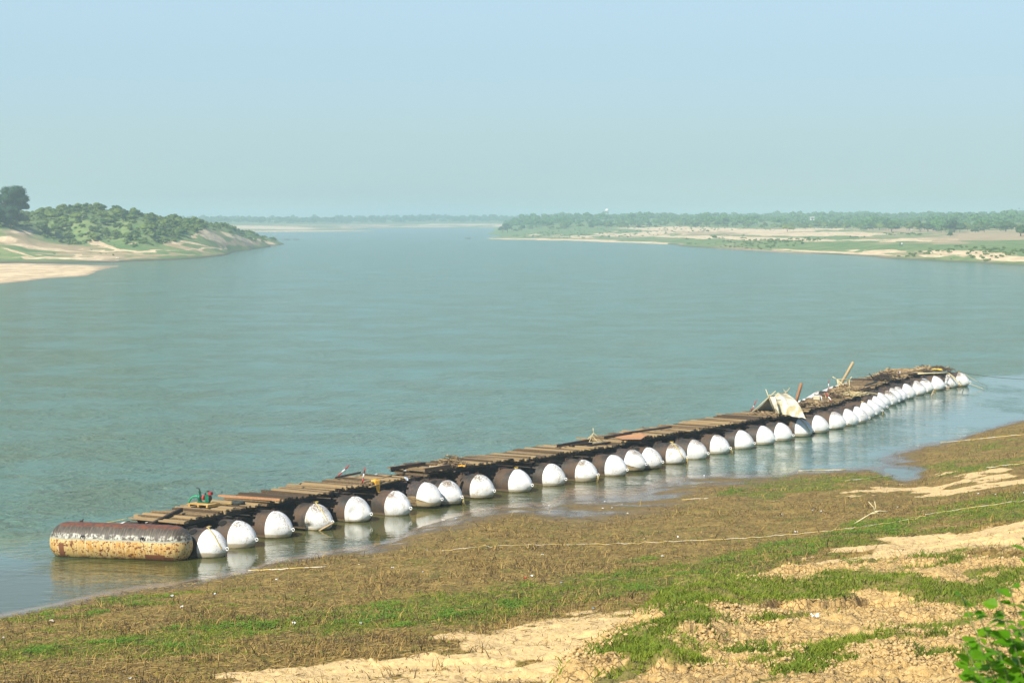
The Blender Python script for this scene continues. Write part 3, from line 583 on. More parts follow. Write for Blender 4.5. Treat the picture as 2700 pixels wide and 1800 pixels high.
# smoothed centre line for the deck
smc = []
for i in range(NP_):
    w = 0; s_ = Vector((0, 0, 0))
    for k in range(-3, 4):
        j = min(max(i+k, 0), NP_-1); ww = 4-abs(k); s_ += (CEN[j]-Vector((tng[j][0], tng[j][1], 0))*0)*ww; w += ww
    smc.append(s_/w)
smc[0] = CEN[0]; smc[1] = CEN[1]; smc[-1] = CEN[-1]; smc[-2] = CEN[-2]
def bridge(s):
    """s = pontoon number (1-based, fractional) -> centre, tangent, axis"""
    s -= 1
    if s < 0: p = smc[0] + (smc[1]-smc[0])*s; i = 0
    elif s >= NP_-1: p = smc[-1] + (smc[-1]-smc[-2])*(s-NP_+1); i = NP_-1
    else: i = int(s); f = s-i; p = smc[i].lerp(smc[i+1], f)
    t = Vector((tng[min(i, NP_-1)][0], tng[min(i, NP_-1)][1], 0)); return p, t, Vector((t.y, -t.x, 0))

# ------------------------------------------------------------------ water
wy = 16/np.linspace(16/5200., 16/45., 700); wa = np.linspace(-.5, .5, 420)
YY, AA = np.meshgrid(wy, wa, indexing='ij'); XX = AA*(YY+5)
line = [(-60, 84), (-30, 100), (-21, 102)] + [(c.x+tng[i][0]*0, c.y) for i, c in enumerate(PC)][::4] + [(PC[-1].x, PC[-1].y), (52, 212), (85, 240), (160, 290)]
lp = np.array(sorted(line)); yl = np.interp(XX, lp[:, 0], lp[:, 1])
calm = ss(9, -2, YY-yl - 3*(fbm(XX*.12, YY*.12, 3, 3)-.5)*4) if False else 1-ss(-1, 9, YY-yl-10*(fbm(XX*.1, YY*.1, 3, 3)-.5))
calm *= np.where(XX < -18, 1-.4*ss(-18, -30, XX)*0, 1)
calm = calm*(1-.12*ss(.45, .62, fbm(XX*.22, YY*.09, 13, 3)))
zb, _ = near_base(XX, np.maximum(YY, 40)); shal = (.5*ss(-1.3, -.5, zb)*(XX < 14)*ss(18, 8, XX) + .5*ss(-.10, .0, zb))*(YY < 260)*(YY > 60)
shal = np.maximum(shal, blob(*proj(XX, YY, 0*XX), [(1600, 1300, 140, 20, -.1)])*.7)
wm = np_mesh("river", np.stack([XX, YY, 0*XX], -1).reshape(-1, 3), gridfaces(len(wy), len(wa))[:, ::-1], dict(calm=calm, shallow=shal), True, M_water)
tag(wm, "wide green river with fine wind ripples and calm water by the bridge", kind='structure')

# ------------------------------------------------------------------ pontoon things
def noisy(mb, amp, sc, seed, fn=None):
    out = []
    for p in mb.v:
        q = Vector(p); d = mnoise.noise(q*sc+Vector((seed*3.1, seed*7.7, 0)))*amp
        c = Vector((q.x, 0, PZ)); dr = (q-c); L = dr.length
        if L > 1e-4: q = q + dr/L*d
        if fn: q = fn(q)
        out.append(tuple(q))
    mb.v = out; return mb
def cap_mesh(seed, dent=None, sgn=1):
    mb = MB(); prof = [(sgn*(HL+CAPL*s), max(capr(min(s, 1)), .004)+(.006 if s == 0 else 0)) for s in [0, .04, .1, .18, .27, .36, .45, .54, .63, .72, .8, .87, .93, .97, 1.0]]
    if sgn < 0: prof = prof[::-1]
    mb.lathe(prof, 44, off=(0, 0, PZ))
    def fn(q):
        if dent:
            d = (q-Vector(dent[:3])).length
            if d < dent[3]: q = q - (Vector(dent[:3])-Vector((2.2, 0, PZ))).normalized()*dent[4]*(1-(d/dent[3])**2)**2
        return q
    noisy(mb, .022, 1.6, seed); noisy(mb, .009, 5, seed+3, fn)
    me = bpy.data.meshes.new("nose"); me.from_pydata(mb.v, [], mb.f); me.update(); me.shade_smooth(); return me
def hull_mesh(seed):
    mb = MB(); xs = list(np.linspace(-HL, HL, 26)); prof = []
    for x in xs: prof.append((x, PR))
    mb.lathe(prof, 44, off=(0, 0, PZ)); noisy(mb, .02, 1.3, seed)
    for x in (-1.6, 0.0, 1.6): ring(mb, (x, 0, PZ), PR+.002, .012, Matrix.Rotation(R(90), 3, 'Y'), 44, 5)
    me = bpy.data.meshes.new("hull"); me.from_pydata(mb.v, [], mb.f); me.update(); me.shade_smooth(); return me
hulls = [hull_mesh(i) for i in range(3)]
caps = [cap_mesh(i*5+1) for i in range(5)]; cap_dent = cap_mesh(40, (2.95, -.62, .55, .45, .2)); cap_low = cap_mesh(44, (2.7, -.8, .12, .4, .22)); rears = [cap_mesh(60+i, None, -1) for i in range(2)]
def shared(fn):
    mb = MB(); fn(mb); me = bpy.data.meshes.new("p"); me.from_pydata(mb.v, [], mb.f); me.update(); return me
def _ring(mb): ring(mb, (TIP+.07, 0, PZ), .075, .022, Matrix.Rotation(R(90), 3, 'X')); mb.tube([(TIP-.04, 0, PZ), (TIP+.01, 0, PZ)], .04, 8)
me_ring = shared(_ring); me_ring.shade_smooth()
def _hatch(mb): M = Matrix.Rotation(R(32), 3, 'X'); mb.lathe([(-.02, .20), (.028, .20), (.028, .01)], 20, M, Vector((1.95, 0, PZ))+M @ Vector((0, 0, PR)), 'Z')
me_hatch = shared(_hatch)
def _cleat(mb):
    M = Matrix.Rotation(R(6), 3, 'X'); ring(mb, (HL-.02, -.06, PZ+PR+.06), .07, .02, Matrix.Rotation(R(90), 3, 'X') @ M); mb.box((HL-.1, 0, PZ+PR+.02), .3, .1, .07); mb.box((HL+.05, .12, PZ+PR), .1, .18, .05)
me_cleat = shared(_cleat)
def _brk(x):
    def f(mb):
        for y in (-.32, .32): mb.box((x, y, 1.27), .10, .06, .16)
        mb.box((x, 0, 1.33), .09, .72, .05); mb.box((x, 0, 1.285), .22, .5, .05)
    return f
me_brk = [shared(_brk(x)) for x in (1.5, .35, -1.1)]
ORD = "first second third fourth fifth sixth seventh eighth ninth tenth eleventh twelfth thirteenth fourteenth fifteenth sixteenth seventeenth eighteenth nineteenth twentieth twenty-first twenty-second twenty-third twenty-fourth twenty-fifth twenty-sixth twenty-seventh twenty-eighth twenty-ninth thirtieth thirty-first thirty-second thirty-third thirty-fourth thirty-fifth thirty-sixth thirty-seventh thirty-eighth thirty-ninth".split()
DET = {1: "stained at the top and wrapped in rope, next to the rusty yellow one", 2: "clean and bright with an open hatch behind the nose", 3: "with brown flaking along the top", 4: "with yellow rope and a slanting stick at its nose", 5: "with a round dent in its nose", 6: "with a muddy band at the waterline", 7: "riding high with its stained yellow belly showing", 8: "half hidden behind the high riding one", 9: "with its hull dark brown", 10: "with yellow rope on top",
       12: "with yellow rope hanging from its ring", 14: "riding high with a muddy belly, overlapping its neighbour", 15: "tucked behind the muddy bellied one", 16: "with yellow rope looped to its ring", 18: "with a rope end hanging in the water", 22: "in front of the torn tent", 25: "with a slanting dirty band across its nose", 26: "just past the one with the slanting dirty band", 38: "with a bundle of yellow rope over it", 39: "dark bellied, at the far right end of the bridge"}
belly = {7, 14, 25, 39}
def rope(pts, r=.022, name="rope", mat=None, sag=.0, parent=None):
    out = []
    P = [Vector(p) for p in pts]
    for a, b in zip(P[:-1], P[1:]):
        for k in range(8):
            t = k/8; q = a.lerp(b, t); q.z -= sag*4*t*(1-t); out.append(q)
    out.append(P[-1]); return MB().tube(out, r, 5).build(name, mat or M_rope, parent, True)
for i in range(NP_):
    n = i+1; rz = math.atan2(axs[i][1], axs[i][0]) + R(rnd.uniform(-2, 2))
    lbl = " ".join(("%s white-nosed pontoon from the left" % ORD[i] + (", " + DET[n] if n in DET else "")).split()[:16])
    t = empty("pontoon", (CEN[i].x, CEN[i].y, {7: .10, 14: .05, 8: .04, 15: .03}.get(n, rnd.uniform(-.04, .03))), rz, lbl, "pontoon", "white-nosed pontoons under the bridge")
    bl = n in belly
    h = bpy.data.objects.new("hull", hulls[i % 3]); COL.objects.link(h); h.parent = t
    if not hulls[i % 3].materials: hulls[i % 3].materials.append(M_hull)
    if bl: h.material_slots[0].link = 'OBJECT'; h.material_slots[0].material = M_hullb
    cm = cap_dent if n == 5 else cap_low if n in (4, 38) else caps[(i*3) % 5]
    for nm, me in (("nose_cap", cm), ("tail_cap", rears[i % 2])):
        if not me.materials: me.materials.append(M_cap)
        c = bpy.data.objects.new(nm, me); COL.objects.link(c); c.parent = t
        if bl: c.material_slots[0].link = 'OBJECT'; c.material_slots[0].material = M_capb
    for nm, me, m in (("mooring_ring", me_ring, M_white), ("cleat", me_cleat, M_steel)):
        if not me.materials: me.materials.append(m)
        c = bpy.data.objects.new(nm, me); COL.objects.link(c); c.parent = t
    if n in (1, 2, 8, 15, 30, 33):
        if not me_hatch.materials: me_hatch.materials.append(M_hole)
        c = bpy.data.objects.new("hatch", me_hatch); COL.objects.link(c); c.parent = t
    for me in me_brk:
        if not me.materials: me.materials.append(M_steel)
        c = bpy.data.objects.new("bracket", me); COL.objects.link(c); c.parent = t
# first loose pontoon, rusty yellow
a0 = at(132, 1468); a1 = at(497, 1484)
d0 = Vector((math.cos(R(-13)), math.sin(R(-13)), 0)); L0 = 7.05; r0 = .93; z0 = .66
mid = (at(132, 1466)+at(497, 1480))/2 + Vector((-.0, .62, 0))
t0_ = empty("pontoon", (mid.x, mid.y, 0), math.atan2(d0.y, d0.x), "long rusty yellow and brown pontoon lying crosswise at the left end", "pontoon")
mb = MB(); E_ = .95; H0 = L0/2
prof = [(-H0+E_*(1-math.cos(a)), max(r0*math.sin(a)**.8, .003)) for a in np.linspace(0, math.pi/2, 12)] + [(x, r0) for x in np.linspace(-H0+E_, H0-E_, 24)[1:-1]] + [(H0-E_*(1-math.cos(a)), max(r0*math.sin(a)**.8, .003)) for a in np.linspace(math.pi/2, 0, 12)]
mb.lathe(prof, 56, off=(0, 0, z0)); mb.v = [tuple(Vector(p)+Vector((0, 0, 1))*mnoise.noise(Vector(p)*1.5)*.025) for p in mb.v]
mb.build("hull", M_first, t0_, True)
for x in (-1.55, 1.45):
    mb = MB(); ring(mb, (x, -r0*.93-.015, z0+r0*.36), .11, .022, Matrix.Rotation(R(90), 3, 'X')); mb.box((x, -r0*.93, z0+r0*.36+.05), .05, .05, .12); mb.build("lashing_ring", M_black, t0_, True)
for (x0, w, za, zb_) in ((-2.75, .24, .08, .72), (1.55, 1.0, .03, .30), (2.45, .5, .03, .2)):
    mb = MB(); vs = []
    for k in range(7):
        z = za+(zb_-za)*k/6; y = -math.sqrt(max(0, (r0+.012)**2-(z-z0)**2)); vs += [(x0, y, z), (x0+w, y, z)]
    mb.add(vs, [(2*k, 2*k+1, 2*k+3, 2*k+2) for k in range(6)]); mb.build("rust_patch", M_patch, t0_)
MB().box((-2.0, .0, z0+r0+.04), .14, .08, .1).tube([(-2., 0, z0+r0+.02), (-1.9, .0, z0+r0+.16)], .03, 6).build("cleat", M_steel, t0_)

# ------------------------------------------------------------------ deck sections
DZ = 1.72
def deck(s0, s1, z, tl, tr, label, ragged=.14, skip=0., slope=0.):
    p0, tt, ax0 = bridge((s0+s1)/2); e = empty("deck_section", (p0.x, p0.y, 0), 0, label, "bridge deck", "plank deck sections of the pontoon bridge")
    off = Vector((p0.x, p0.y, 0)); mb = MB(); L = (bridge(s1)[0]-bridge(s0)[0]).length; y = 0; kk = 0
    dl = 0; 
    while y < L:
        w = rnd.uniform(.17, .29); s = s0+(s1-s0)*(y+w/2)/L; c, t, a = bridge(s)
        if rnd.random() > skip:
            if kk <= 0: dl = rnd.uniform(-.25, .25); kk = rnd.randint(3, 9)
            l = tl+dl+rnd.uniform(-ragged, ragged); r = tr+dl*.4+rnd.uniform(-ragged, ragged)
            if rnd.random() < .05: l -= rnd.uniform(.2, .7)
            zz = z+rnd.uniform(-.03, .05)+slope*(y/L)
            A = c+a*l+t*rnd.uniform(-.08, .08)-off; B = c+a*r+t*rnd.uniform(-.08, .08)-off
            A.z = zz+rnd.uniform(-.03, .035); B.z = zz+rnd.uniform(-.03, .035)
            mb.beam(A, B, w*rnd.uniform(.62, .93), rnd.uniform(.06, .11), rnd.uniform(-.05, .05))
        kk -= 1; y += w
    mb.build("planking", M_wood, e)
    for tb in (tr-.32, (tl+tr)/2+.1, tl+.3):
        c0, t, a = bridge(s0+.03); c1, t1, a1_ = bridge(s1-.03)
        A = c0+a*tb-off; B = c1+a1_*tb-off; A.z = z-.13; B.z = z-.13+slope
        m = MB(); m.beam(A, B, .05, .16); m.beam(A+Vector((0, 0, .078)), B+Vector((0, 0, .078)), .15, .025); m.beam(A-Vector((0, 0, .078)), B-Vector((0, 0, .078)), .15, .025)
        m.build("beam", M_steel, e)
    c0, t, a = bridge((s0+s1)/2)
    n = max(2, int(L/1.6)); m = MB()
    for q in range(n):
        c, t, a = bridge(s0+(s1-s0)*(q+.5)/n); A = c+a*(tl+.1)-off; B = c+a*(tr-.12)-off; A.z = B.z = z-.075+slope*(q+.5)/n; m.beam(A, B, .08, .07)
    m.build("crossbar", M_steel, e)
    return e
secs = [(.75, 3.0, 1.72, -1.7, 1.3, "low weathered deck section at the left end, carrying the pump", .2, .03, 0), (3.06, 5.0, 1.76, -1.6, 1.5, "deck section right of the pump, with a reddish timber at its left edge", .14, 0, 0), (5.06, 6.9, 1.78, -1.55, 1.55, "deck section with the red and white poles", .12, .02, 0), (7.0, 8.0, 1.66, -1.1, 1.2, "sagging gap-filling deck boards left of the raised section", .3, .35, 0),
        (7.75, 10.4, 1.92, -1.75, 1.3, "raised deck section carrying beams and a small driftwood heap", .1, 0, -.08), (10.45, 13.2, 1.80, -1.65, 1.65, "long deck section left of the small bamboo tripod", .1, 0, 0), (13.25, 14.4, 1.74, -1.3, 1.5, "short deck section under the small bamboo tripod", .14, .04, 0), (14.3, 17.2, 1.88, -1.9, 1.25, "deck section with the rusty sheet right of the bamboo tripod", .1, 0, -.06),
        (17.25, 19.4, 1.82, -1.7, 1.5, "deck section halfway between the bamboo tripod and the tent", .1, 0, 0), (19.45, 21.2, 1.8, -1.8, 1.6, "deck section just left of the tent", .14, 0, 0), (21.25, 23.2, 1.78, -1.6, 1.9, "deck section under the tent", .25, .05, 0), (23.3, 25.2, 1.66, -1.6, 1.3, "brown deck section right of the tent, piled with driftwood", .3, .06, 0),
        (25.3, 27.0, 1.66, -1.5, 1.3, "deck section with the white box and crossed poles", .3, .06, 0), (27.1, 29.0, 1.66, -1.4, 1.4, "deck section in front of the bamboo frame", .35, .06, 0), (29.1, 30.9, 1.70, -1.5, 1.0, "deck section under the leaning timber post", .3, .06, 0), (31.0, 32.6, 1.66, -1.6, 1.3, "deck section right of the leaning timber post", .3, .05, 0), (32.7, 35.2, 1.70, -2.0, 1.2, "deck section under the large tangle of branches", .3, .05, 0),
        (35.25, 38.2, 1.80, -1.9, 1.1, "last deck section at the far right end", .3, .05, 0)]
for s in secs: deck(*((s[0], s[1], s[2]-.18)+s[3:6]+((s[6] if s[0] < 23 else .16), s[7], s[8])))

# ------------------------------------------------------------------ things on the bridge
def dk(u, v, z=1.80): return at(u, v, z-.18)
def bar(name, p, q, w, h, mat, label, cat, group=None, roll=0, shape='box'):
    mb = MB()
    p = Vector(p); q = Vector(q)
    if shape == 'box': mb.beam(p, q, w, h, roll)
    elif shape == 'channel':
        d = (q-p).to_track_quat('X', 'Z').to_matrix(); up = d @ Vector((0, 0, 1)); sd = d @ Vector((0, 1, 0))
        mb.beam(p, q, .02, h); mb.beam(p+up*h/2+sd*w/2, q+up*h/2+sd*w/2, w, .02); mb.beam(p-up*h/2+sd*w/2, q-up*h/2+sd*w/2, w, .02)
    else: mb.tube([p, p.lerp(q, .33)+Vector((0, 0, .01)), p.lerp(q, .66), q], w, 8, h)
    return tag(mb.build(name, mat, None, shape == 'round'), label, cat, group)
z = DZ+.1
bar("timber", dk(577, 1306, 1.92), dk(740, 1317, 1.98), .16, .10, M_redwood, "long reddish timber lying on the deck behind the tyre", "timber")
bar("steel_beam", dk(388, 1390, 1.55), dk(482, 1343, 2.0), .13, .18, M_wood2, "dark beam sloping up from the hull at the left deck end", "beam", shape='channel')
bar("steel_beam", dk(884, 1259, 1.92)+Vector((0, 0, 0)), dk(951, 1245, 2.1), .1, .1, M_steel, "dark bar sticking up beside the red and white pole", "beam")
bar("steel_beam", dk(1030, 1236, 2.05), dk(1122, 1222, 2.1), .14, .18, M_steel, "dark steel beam along the outer edge of the raised section", "beam", shape='channel')
bar("steel_beam", dk(1120, 1240, 2.05), dk(1190, 1229, 2.1), .16, .2, M_wood2, "dark beam lying in front of the driftwood heap", "beam", shape='channel')
bar("plank", dk(950, 1272, 1.82), dk(1030, 1253, 1.88), .18, .06, M_wood, "loose plank leaning on the step beside the orange cloth", "plank")
bar("plank", dk(975, 1283, 1.72), dk(1082, 1256, 1.80), .16, .06, M_wood, "lower loose plank beside the step of the raised section", "plank")
bar("steel_beam", dk(1468, 1176, 1.98), dk(1560, 1160, 2.0), .14, .16, M_steel, "long dark beam behind the small bamboo tripod", "beam", shape='channel')
bar("steel_beam", dk(1506, 1175, 1.9), dk(1560, 1168, 1.9), .14, .14, M_wood2, "stubby dark beam left below the bamboo tripod", "beam")
bar("steel_beam", dk(1548, 1176, 1.86), dk(1608, 1166, 1.86), .12, .12, M_steel, "dark bar in front of the bamboo tripod", "beam")
bar("steel_beam", dk(1593, 1154, 2.02), dk(1666, 1143, 2.05), .16, .17, M_steel, "dark beam on the deck right of the bamboo tripod", "beam", shape='channel')
bar("steel_beam", dk(1645, 1142, 2.02), dk(1770, 1125, 2.02), .1, .12, M_steel, "thin dark beam along the outer deck edge", "beam")
bar("plank", dk(1814, 1113, 1.95), dk(1922, 1117, 1.95), .2, .05, M_wood, "loose pale plank across the deck midway to the tent", "plank")
mb = MB(); mb.add([tuple(dk(1620, 1152, 1.97)), tuple(dk(1700, 1151, 1.97)), tuple(dk(1712, 1146, 2.0)), tuple(dk(1688, 1141, 2.14)), tuple(dk(1660, 1146, 2.0)), tuple(dk(1640, 1158, 1.99)), tuple(dk(1690, 1158, 1.96))], [(0, 4, 3, 1), (1, 3, 2), (0, 1, 6, 5)])
o = mb.build("metal_sheet", M_redwood); so_ = o.modifiers.new("s", 'SOLIDIFY'); so_.thickness = .01; tag(o, "bent rusty red sheet lying on the deck", "metal sheet")
# red and white poles
def marker(p, q, label, r=.035, frac=(.35, .65)):
    p = Vector(p); q = Vector(q); e = empty("marker_pole", p, 0, label, "pole", "red and white marker poles on the bridge"); d = q-p
    MB().tube([(0, 0, 0), d*frac[0]], r, 8).build("red_section", M_redp, e, True); MB().tube([d*frac[0], d*frac[1]], r, 8).build("white_section", M_white, e, True); MB().tube([d*frac[1], d], r, 8).build("red_section", M_redp, e, True)
    return e
p = dk(891, 1254, 1.9); marker(p, atY(920, 1227, p.y), "red and white pole leaning right over the outer deck edge", .04)
p = dk(955, 1275, 1.82); marker(p, atY(962, 1233, p.y-.2), "upright red and white pole left of the orange cloth", .04)
p = dk(1980, 1084, 1.84); marker(p, atY(1995, 1054, p.y), "dark red pole leaning at the left side of the tent", .035, (.4, .5))
p = dk(2185, 1026, 1.9); marker(p, atY(2184.5, 1001, p.y), "thin upright marker pole left of the bamboo frame", .03, (.2, .6))
p = dk(2194, 1058, 1.9); marker(p, atY(2177, 1036, p.y+.6), "red and white pole lying across the brown deck", .045, (.15, .55))
p = dk(2169, 1061, 1.9); marker(p, atY(2164, 1041, p.y), "short pinkish white pole right of the white box", .035, (.05, .9))
p = dk(2373, 994, 1.9); marker(p, atY(2373, 976, p.y), "short red and white pole in the big tangle of branches", .035, (.3, .9))
# cloths
def cloth(u, v, z, w, d, drop, label, seed=0, mat=None, name="cloth"):
    c = dk(u, v, z); X, Y = np.meshgrid(np.linspace(-1, 1, 14), np.linspace(-1, 1, 12)); n = fbm(X*2.2+seed, Y*2.2, seed, 3)
    rr = np.hypot(X, Y); Z = (n-.2)*.28*(1-.6*rr) - drop*ss(.2, 1, X*.7-Y*.5)
    Vv = np.stack([c.x+X*w*(.8+.4*n), c.y+Y*d*(.7+.5*n), c.z+Z], -1).reshape(-1, 3)
    o = np_mesh(name, Vv, gridfaces(12, 14), None, True, mat or M_ycloth); s_ = o.modifiers.new("s", 'SOLIDIFY'); s_.thickness = .012; return tag(o, label, "cloth")
cloth(990, 1268, 1.94, .24, .26, .6, "orange yellow cloth draped over the deck edge", 3)
cloth(1218, 1229, 1.98, .2, .25, .0, "small orange cloth lying on the raised deck section", 8)
cloth(2471, 973, 2.12, .5, .5, .1, "bright yellow cloth on the far end driftwood", 12, simple("yellow_sheet", (.7, .5, .05), (.8, .62, .1)))
cloth(1070, 1262, 1.75, .14, .14, .1, "small crumpled blue white rag below the step", 15, simple("pale_blue_rag", (.35, .45, .6), (.6, .68, .75)), "rag")
# tyre
c = dk(628, 1325, 1.86); e = empty("tyre", c, 0, "old tyre lying flat on the deck between pump and timber", "tyre")
mb = MB(); mb.lathe([(-.09, .19), (-.10, .30), (-.06, .35), (.06, .35), (.10, .30), (.09, .19), (.03, .17), (-.03, .17), (-.09, .19)], 28, ax='Z'); mb.build("tread", M_tyre, e, True)
for sgn in (-1, 1): MB().lathe([(sgn*.10, .295), (sgn*.108, .25), (sgn*.095, .20)], 28, ax='Z').build("sidewall", M_tyre, e, True)
# pump on its wooden pallet
c = dk(538, 1333, 1.84); ang = math.atan2(axs[1][1], axs[1][0])
e = empty("pallet", c, ang, "yellow wooden pallet under the green pump", "pallet"); mb = MB()
for k in range(6): mb.box((0, -.42+k*.17, .13), 1.25, .155, .035, j=.004)
mb.build("top_boards", M_pallet, e)
for x in (-.55, 0, .55): MB().box((x, 0, .055), .09, .98, .11).build("runner", M_pallet, e)
c2 = c+Vector((0, 0, .15)); e = empty("water_pump", c2, ang, "green pump with red parts and a green hose standing on the pallet", "pump"); e.scale = (.72, .72, .70)
MB().box((-.05, 0, .06), .95, .30, .06).box((-.35, 0, .12), .2, .26, .1).box((.35, 0, .12), .26, .26, .1).build("base_frame", M_green, e)
mb = MB(); mb.lathe([(-.12, .03), (-.12, .17), (-.07, .21), (.05, .21), (.1, .15), (.1, .03)], 20, None, (-.36, 0, .36)); mb.lathe([(.0, .08), (.22, .07), (.24, .11), (.28, .11)], 14, None, (-.36, 0, .5), 'Z'); mb.build("volute", M_green, e, True)
MB().tube([(-.36, 0, .78), (-.36, 0, .9), (-.40, -.02, .99), (-.5, -.05, 1.05), (-.6, -.05, 1.03)], .045, 8).build("outlet_elbow", M_black, e, True)
MB().tube([(-.25, 0, .34), (.12, 0, .36)], .04, 8).build("shaft", M_steel, e, True)
MB().lathe([(-.05, .02), (-.05, .18), (.05, .18), (.05, .02)], 22, None, (-.02, 0, .38)).build("flywheel", M_redp, e, True)
mb = MB(); mb.box((.35, 0, .38), .32, .28, .42); mb.lathe([(0, .12), (.04, .13), (.08, .11), (.12, .13), (.16, .11), (.2, .13), (.24, .1)], 16, None, (.33, 0, .6), 'Z'); mb.build("engine_block", M_green, e)
MB().tube([(.33, 0, .84), (.33, 0, .9)], .10, 12, .07).tube([(.12, 0, .66), (.27, 0, .66)], .08, 10).build("air_filter", M_black, e, True)
MB().box((.58, -.02, .72), .24, .26, .22).build("fuel_tank", M_redp, e)
MB().lathe([(.52, .02), (.52, .19), (.56, .19), (.56, .02)], 20, None, (0, 0, .36)).build("pulley", M_black, e)
MB().tube([(-.48, 0, .40), (-.72, 0, .44), (-1.0, .05, .36), (-1.25, .1, .18), (-1.4, .15, .0), (-1.48, .2, -.2)], .06, 10).build("hose", M_hose, e, True)
# ropes on the bridge
def trope(pts, label, r=.022, mat=None, sag=0.): return tag(rope(pts, r, "rope", mat, sag), label, "rope")
trope([dk(560, 1332, 1.86), dk(600, 1328, 1.84), dk(612, 1325, 1.9)], "yellow rope running from the pallet to the tyre", .025)
def cap_pt(n, s, ang, out=.03):
    i = n-1; a = Vector((axs[i][0], axs[i][1], 0)); nn = Vector((-a.y, a.x, 0)); r = capr(s)+out+.03
    return CEN[i]+a*(HL+CAPL*s)+nn*(-r*math.sin(ang))+Vector((0, 0, PZ+r*math.cos(ang)))
for n, lab in ((1, "rope wrapped over the first white nose"), (4, "yellow rope over the fourth white nose"), (16, "yellow rope looped down the sixteenth white nose"), (22, "brown rope hanging over the nose in front of the tent")):
    pts = [cap_pt(n, .02, -.2, .06), cap_pt(n, .02, .1, .05), cap_pt(n, .15, .2), cap_pt(n, .35, .35), cap_pt(n, .55, .5), cap_pt(n, .72, .75), cap_pt(n, .85, 1.1), cap_pt(n, .92, 1.7)]
    trope(pts, lab, .026 if n < 10 else .03)
def coil(n, lab, k=9):
    i = n-1; a = Vector((axs[i][0], axs[i][1], 0)); c = CEN[i]+a*(HL-.02)+Vector((0, 0, PZ+PR+.05)); pts = []
    for j in range(k*6): th = j*.9; pts.append(c+Vector((math.cos(th)*rnd.uniform(.04, .13), math.sin(th)*rnd.uniform(.04, .13), rnd.uniform(-.05, .05))))
    tag(MB().tube(pts, .016, 4).build("rope_coil", M_rope if n != 1 else M_drift, None, True), lab, "rope")
for n, lab in ((1, "tangled brown rope coil on top of the first white-nosed pontoon"), (4, "yellow rope knot on the fourth white-nosed pontoon"), (10, "yellow rope knot on the tenth white-nosed pontoon"), (16, "yellow rope knot on the sixteenth white-nosed pontoon"), (27, "yellow rope bundle on the twenty-seventh white-nosed pontoon"), (38, "large yellow rope bundle on the second last pontoon"), (39, "rope bundle on the last pontoon")): coil(n, lab)
def tassel(n, lab, L=.45):
    i = n-1; a = Vector((axs[i][0], axs[i][1], 0)); c = CEN[i]+a*(TIP+.1)+Vector((0, 0, PZ)); mb = MB()
    for j in range(5): mb.tube([c, c+Vector((rnd.uniform(-.05, .05), rnd.uniform(-.05, .05), -L*.5)), c+Vector((rnd.uniform(-.1, .1), rnd.uniform(-.1, .1), -L))], .016, 4)
    tag(mb.build("rope_end", M_rope, None, True), lab, "rope")
for n in (8, 12, 16, 18, 28, 36): tassel(n, "frayed yellow rope end hanging from the ring of the %s white nose" % ORD[n-1])
p = cap_pt(4, .9, 1.2, .08); bar("stick", atY(805+30, 1403, p.y), atY(880, 1377, p.y-.1), .035, .05, M_drift, "slanting brown stick held by yellow rope at the fourth nose", "stick", shape='round')
trope([dk(383, 1384, 1.62), dk(470, 1388, 1.5)], "yellow rope sagging between the sloping beam and the first pontoon", .02, sag=.25)
trope([dk(255, 1383, 1.4), dk(335, 1366, 1.75)], "thin rope from the outer hull end up to the deck corner", .014)
# posts
def post(u0, v0, u1, v1, r, label, mat, dY=0): p = dk(u0, v0, 1.82); return bar("timber_post", p, atY(u1, v1, p.y+dY), r, r*.95, mat, label, "post", shape='round')
post(2098, 1063, 2113, 1010, .13, "thick reddish timber post standing right of the tent", M_redwood)
post(2212, 1022, 2250, 954, .125, "tall pale timber post leaning right above the bamboo frame", M_drift)
# bamboo tripod
c = dk(1562, 1166, 1.88); e = empty("bamboo_rack", c, 0, "small tent-shaped frame of pale bamboo sticks on the deck", "frame"); Y0 = c.y
def B(u, v, dy=0): return atY(u, v, Y0+dy)-c
for (a, b) in ((B(1542, 1165), B(1561, 1148)), (B(1553, 1166, -.4), B(1561, 1148)), (B(1578, 1166, -.4), B(1561, 1148)), (B(1592, 1164, .5), B(1565, 1141)), (B(1561, 1148), B(1565, 1141)), (B(1565, 1141), B(1563.5, 1128)), (B(1543, 1163, .6), B(1565, 1141)), (B(1564, 1165, .2), B(1562, 1150))):
    MB().tube([a, b], .022, 6).build("stick", M_bamboo, e, True)
MB().tube([B(1528, 1166), B(1560, 1164.5), B(1597, 1164)], .02, 6).tube([B(1545, 1168, -.4), B(1585, 1166, -.4)], .02, 6).build("ground_stick", M_bamboo, e, True)
# bamboo frame far
c = dk(2222, 1030, 1.84); e = empty("bamboo_rack", c, 0, "large open bamboo frame standing among the driftwood", "frame"); Y0 = c.y
for (a, b) in (((2214, 1032, -.5), (2207, 1000, 0)), ((2223, 1031, -.2), (2207, 1000, 0)), ((2240, 1029, -.5), (2207, 1000, 0)), ((2240, 1029, -.5), (2239, 1001, .3)), ((2217, 1020, .8), (2241, 999, .3)), ((2206, 1000, 0), (2241, 999, .3)), ((2207, 1000, 0), (2195, 993, 0)), ((2239, 1001, .3), (2246, 993, .3)), ((2232, 1022, 1), (2239, 1001, .3))):
    MB().tube([B(*a), B(*b)], .04, 6).build("stick", M_bamboo, e, True)
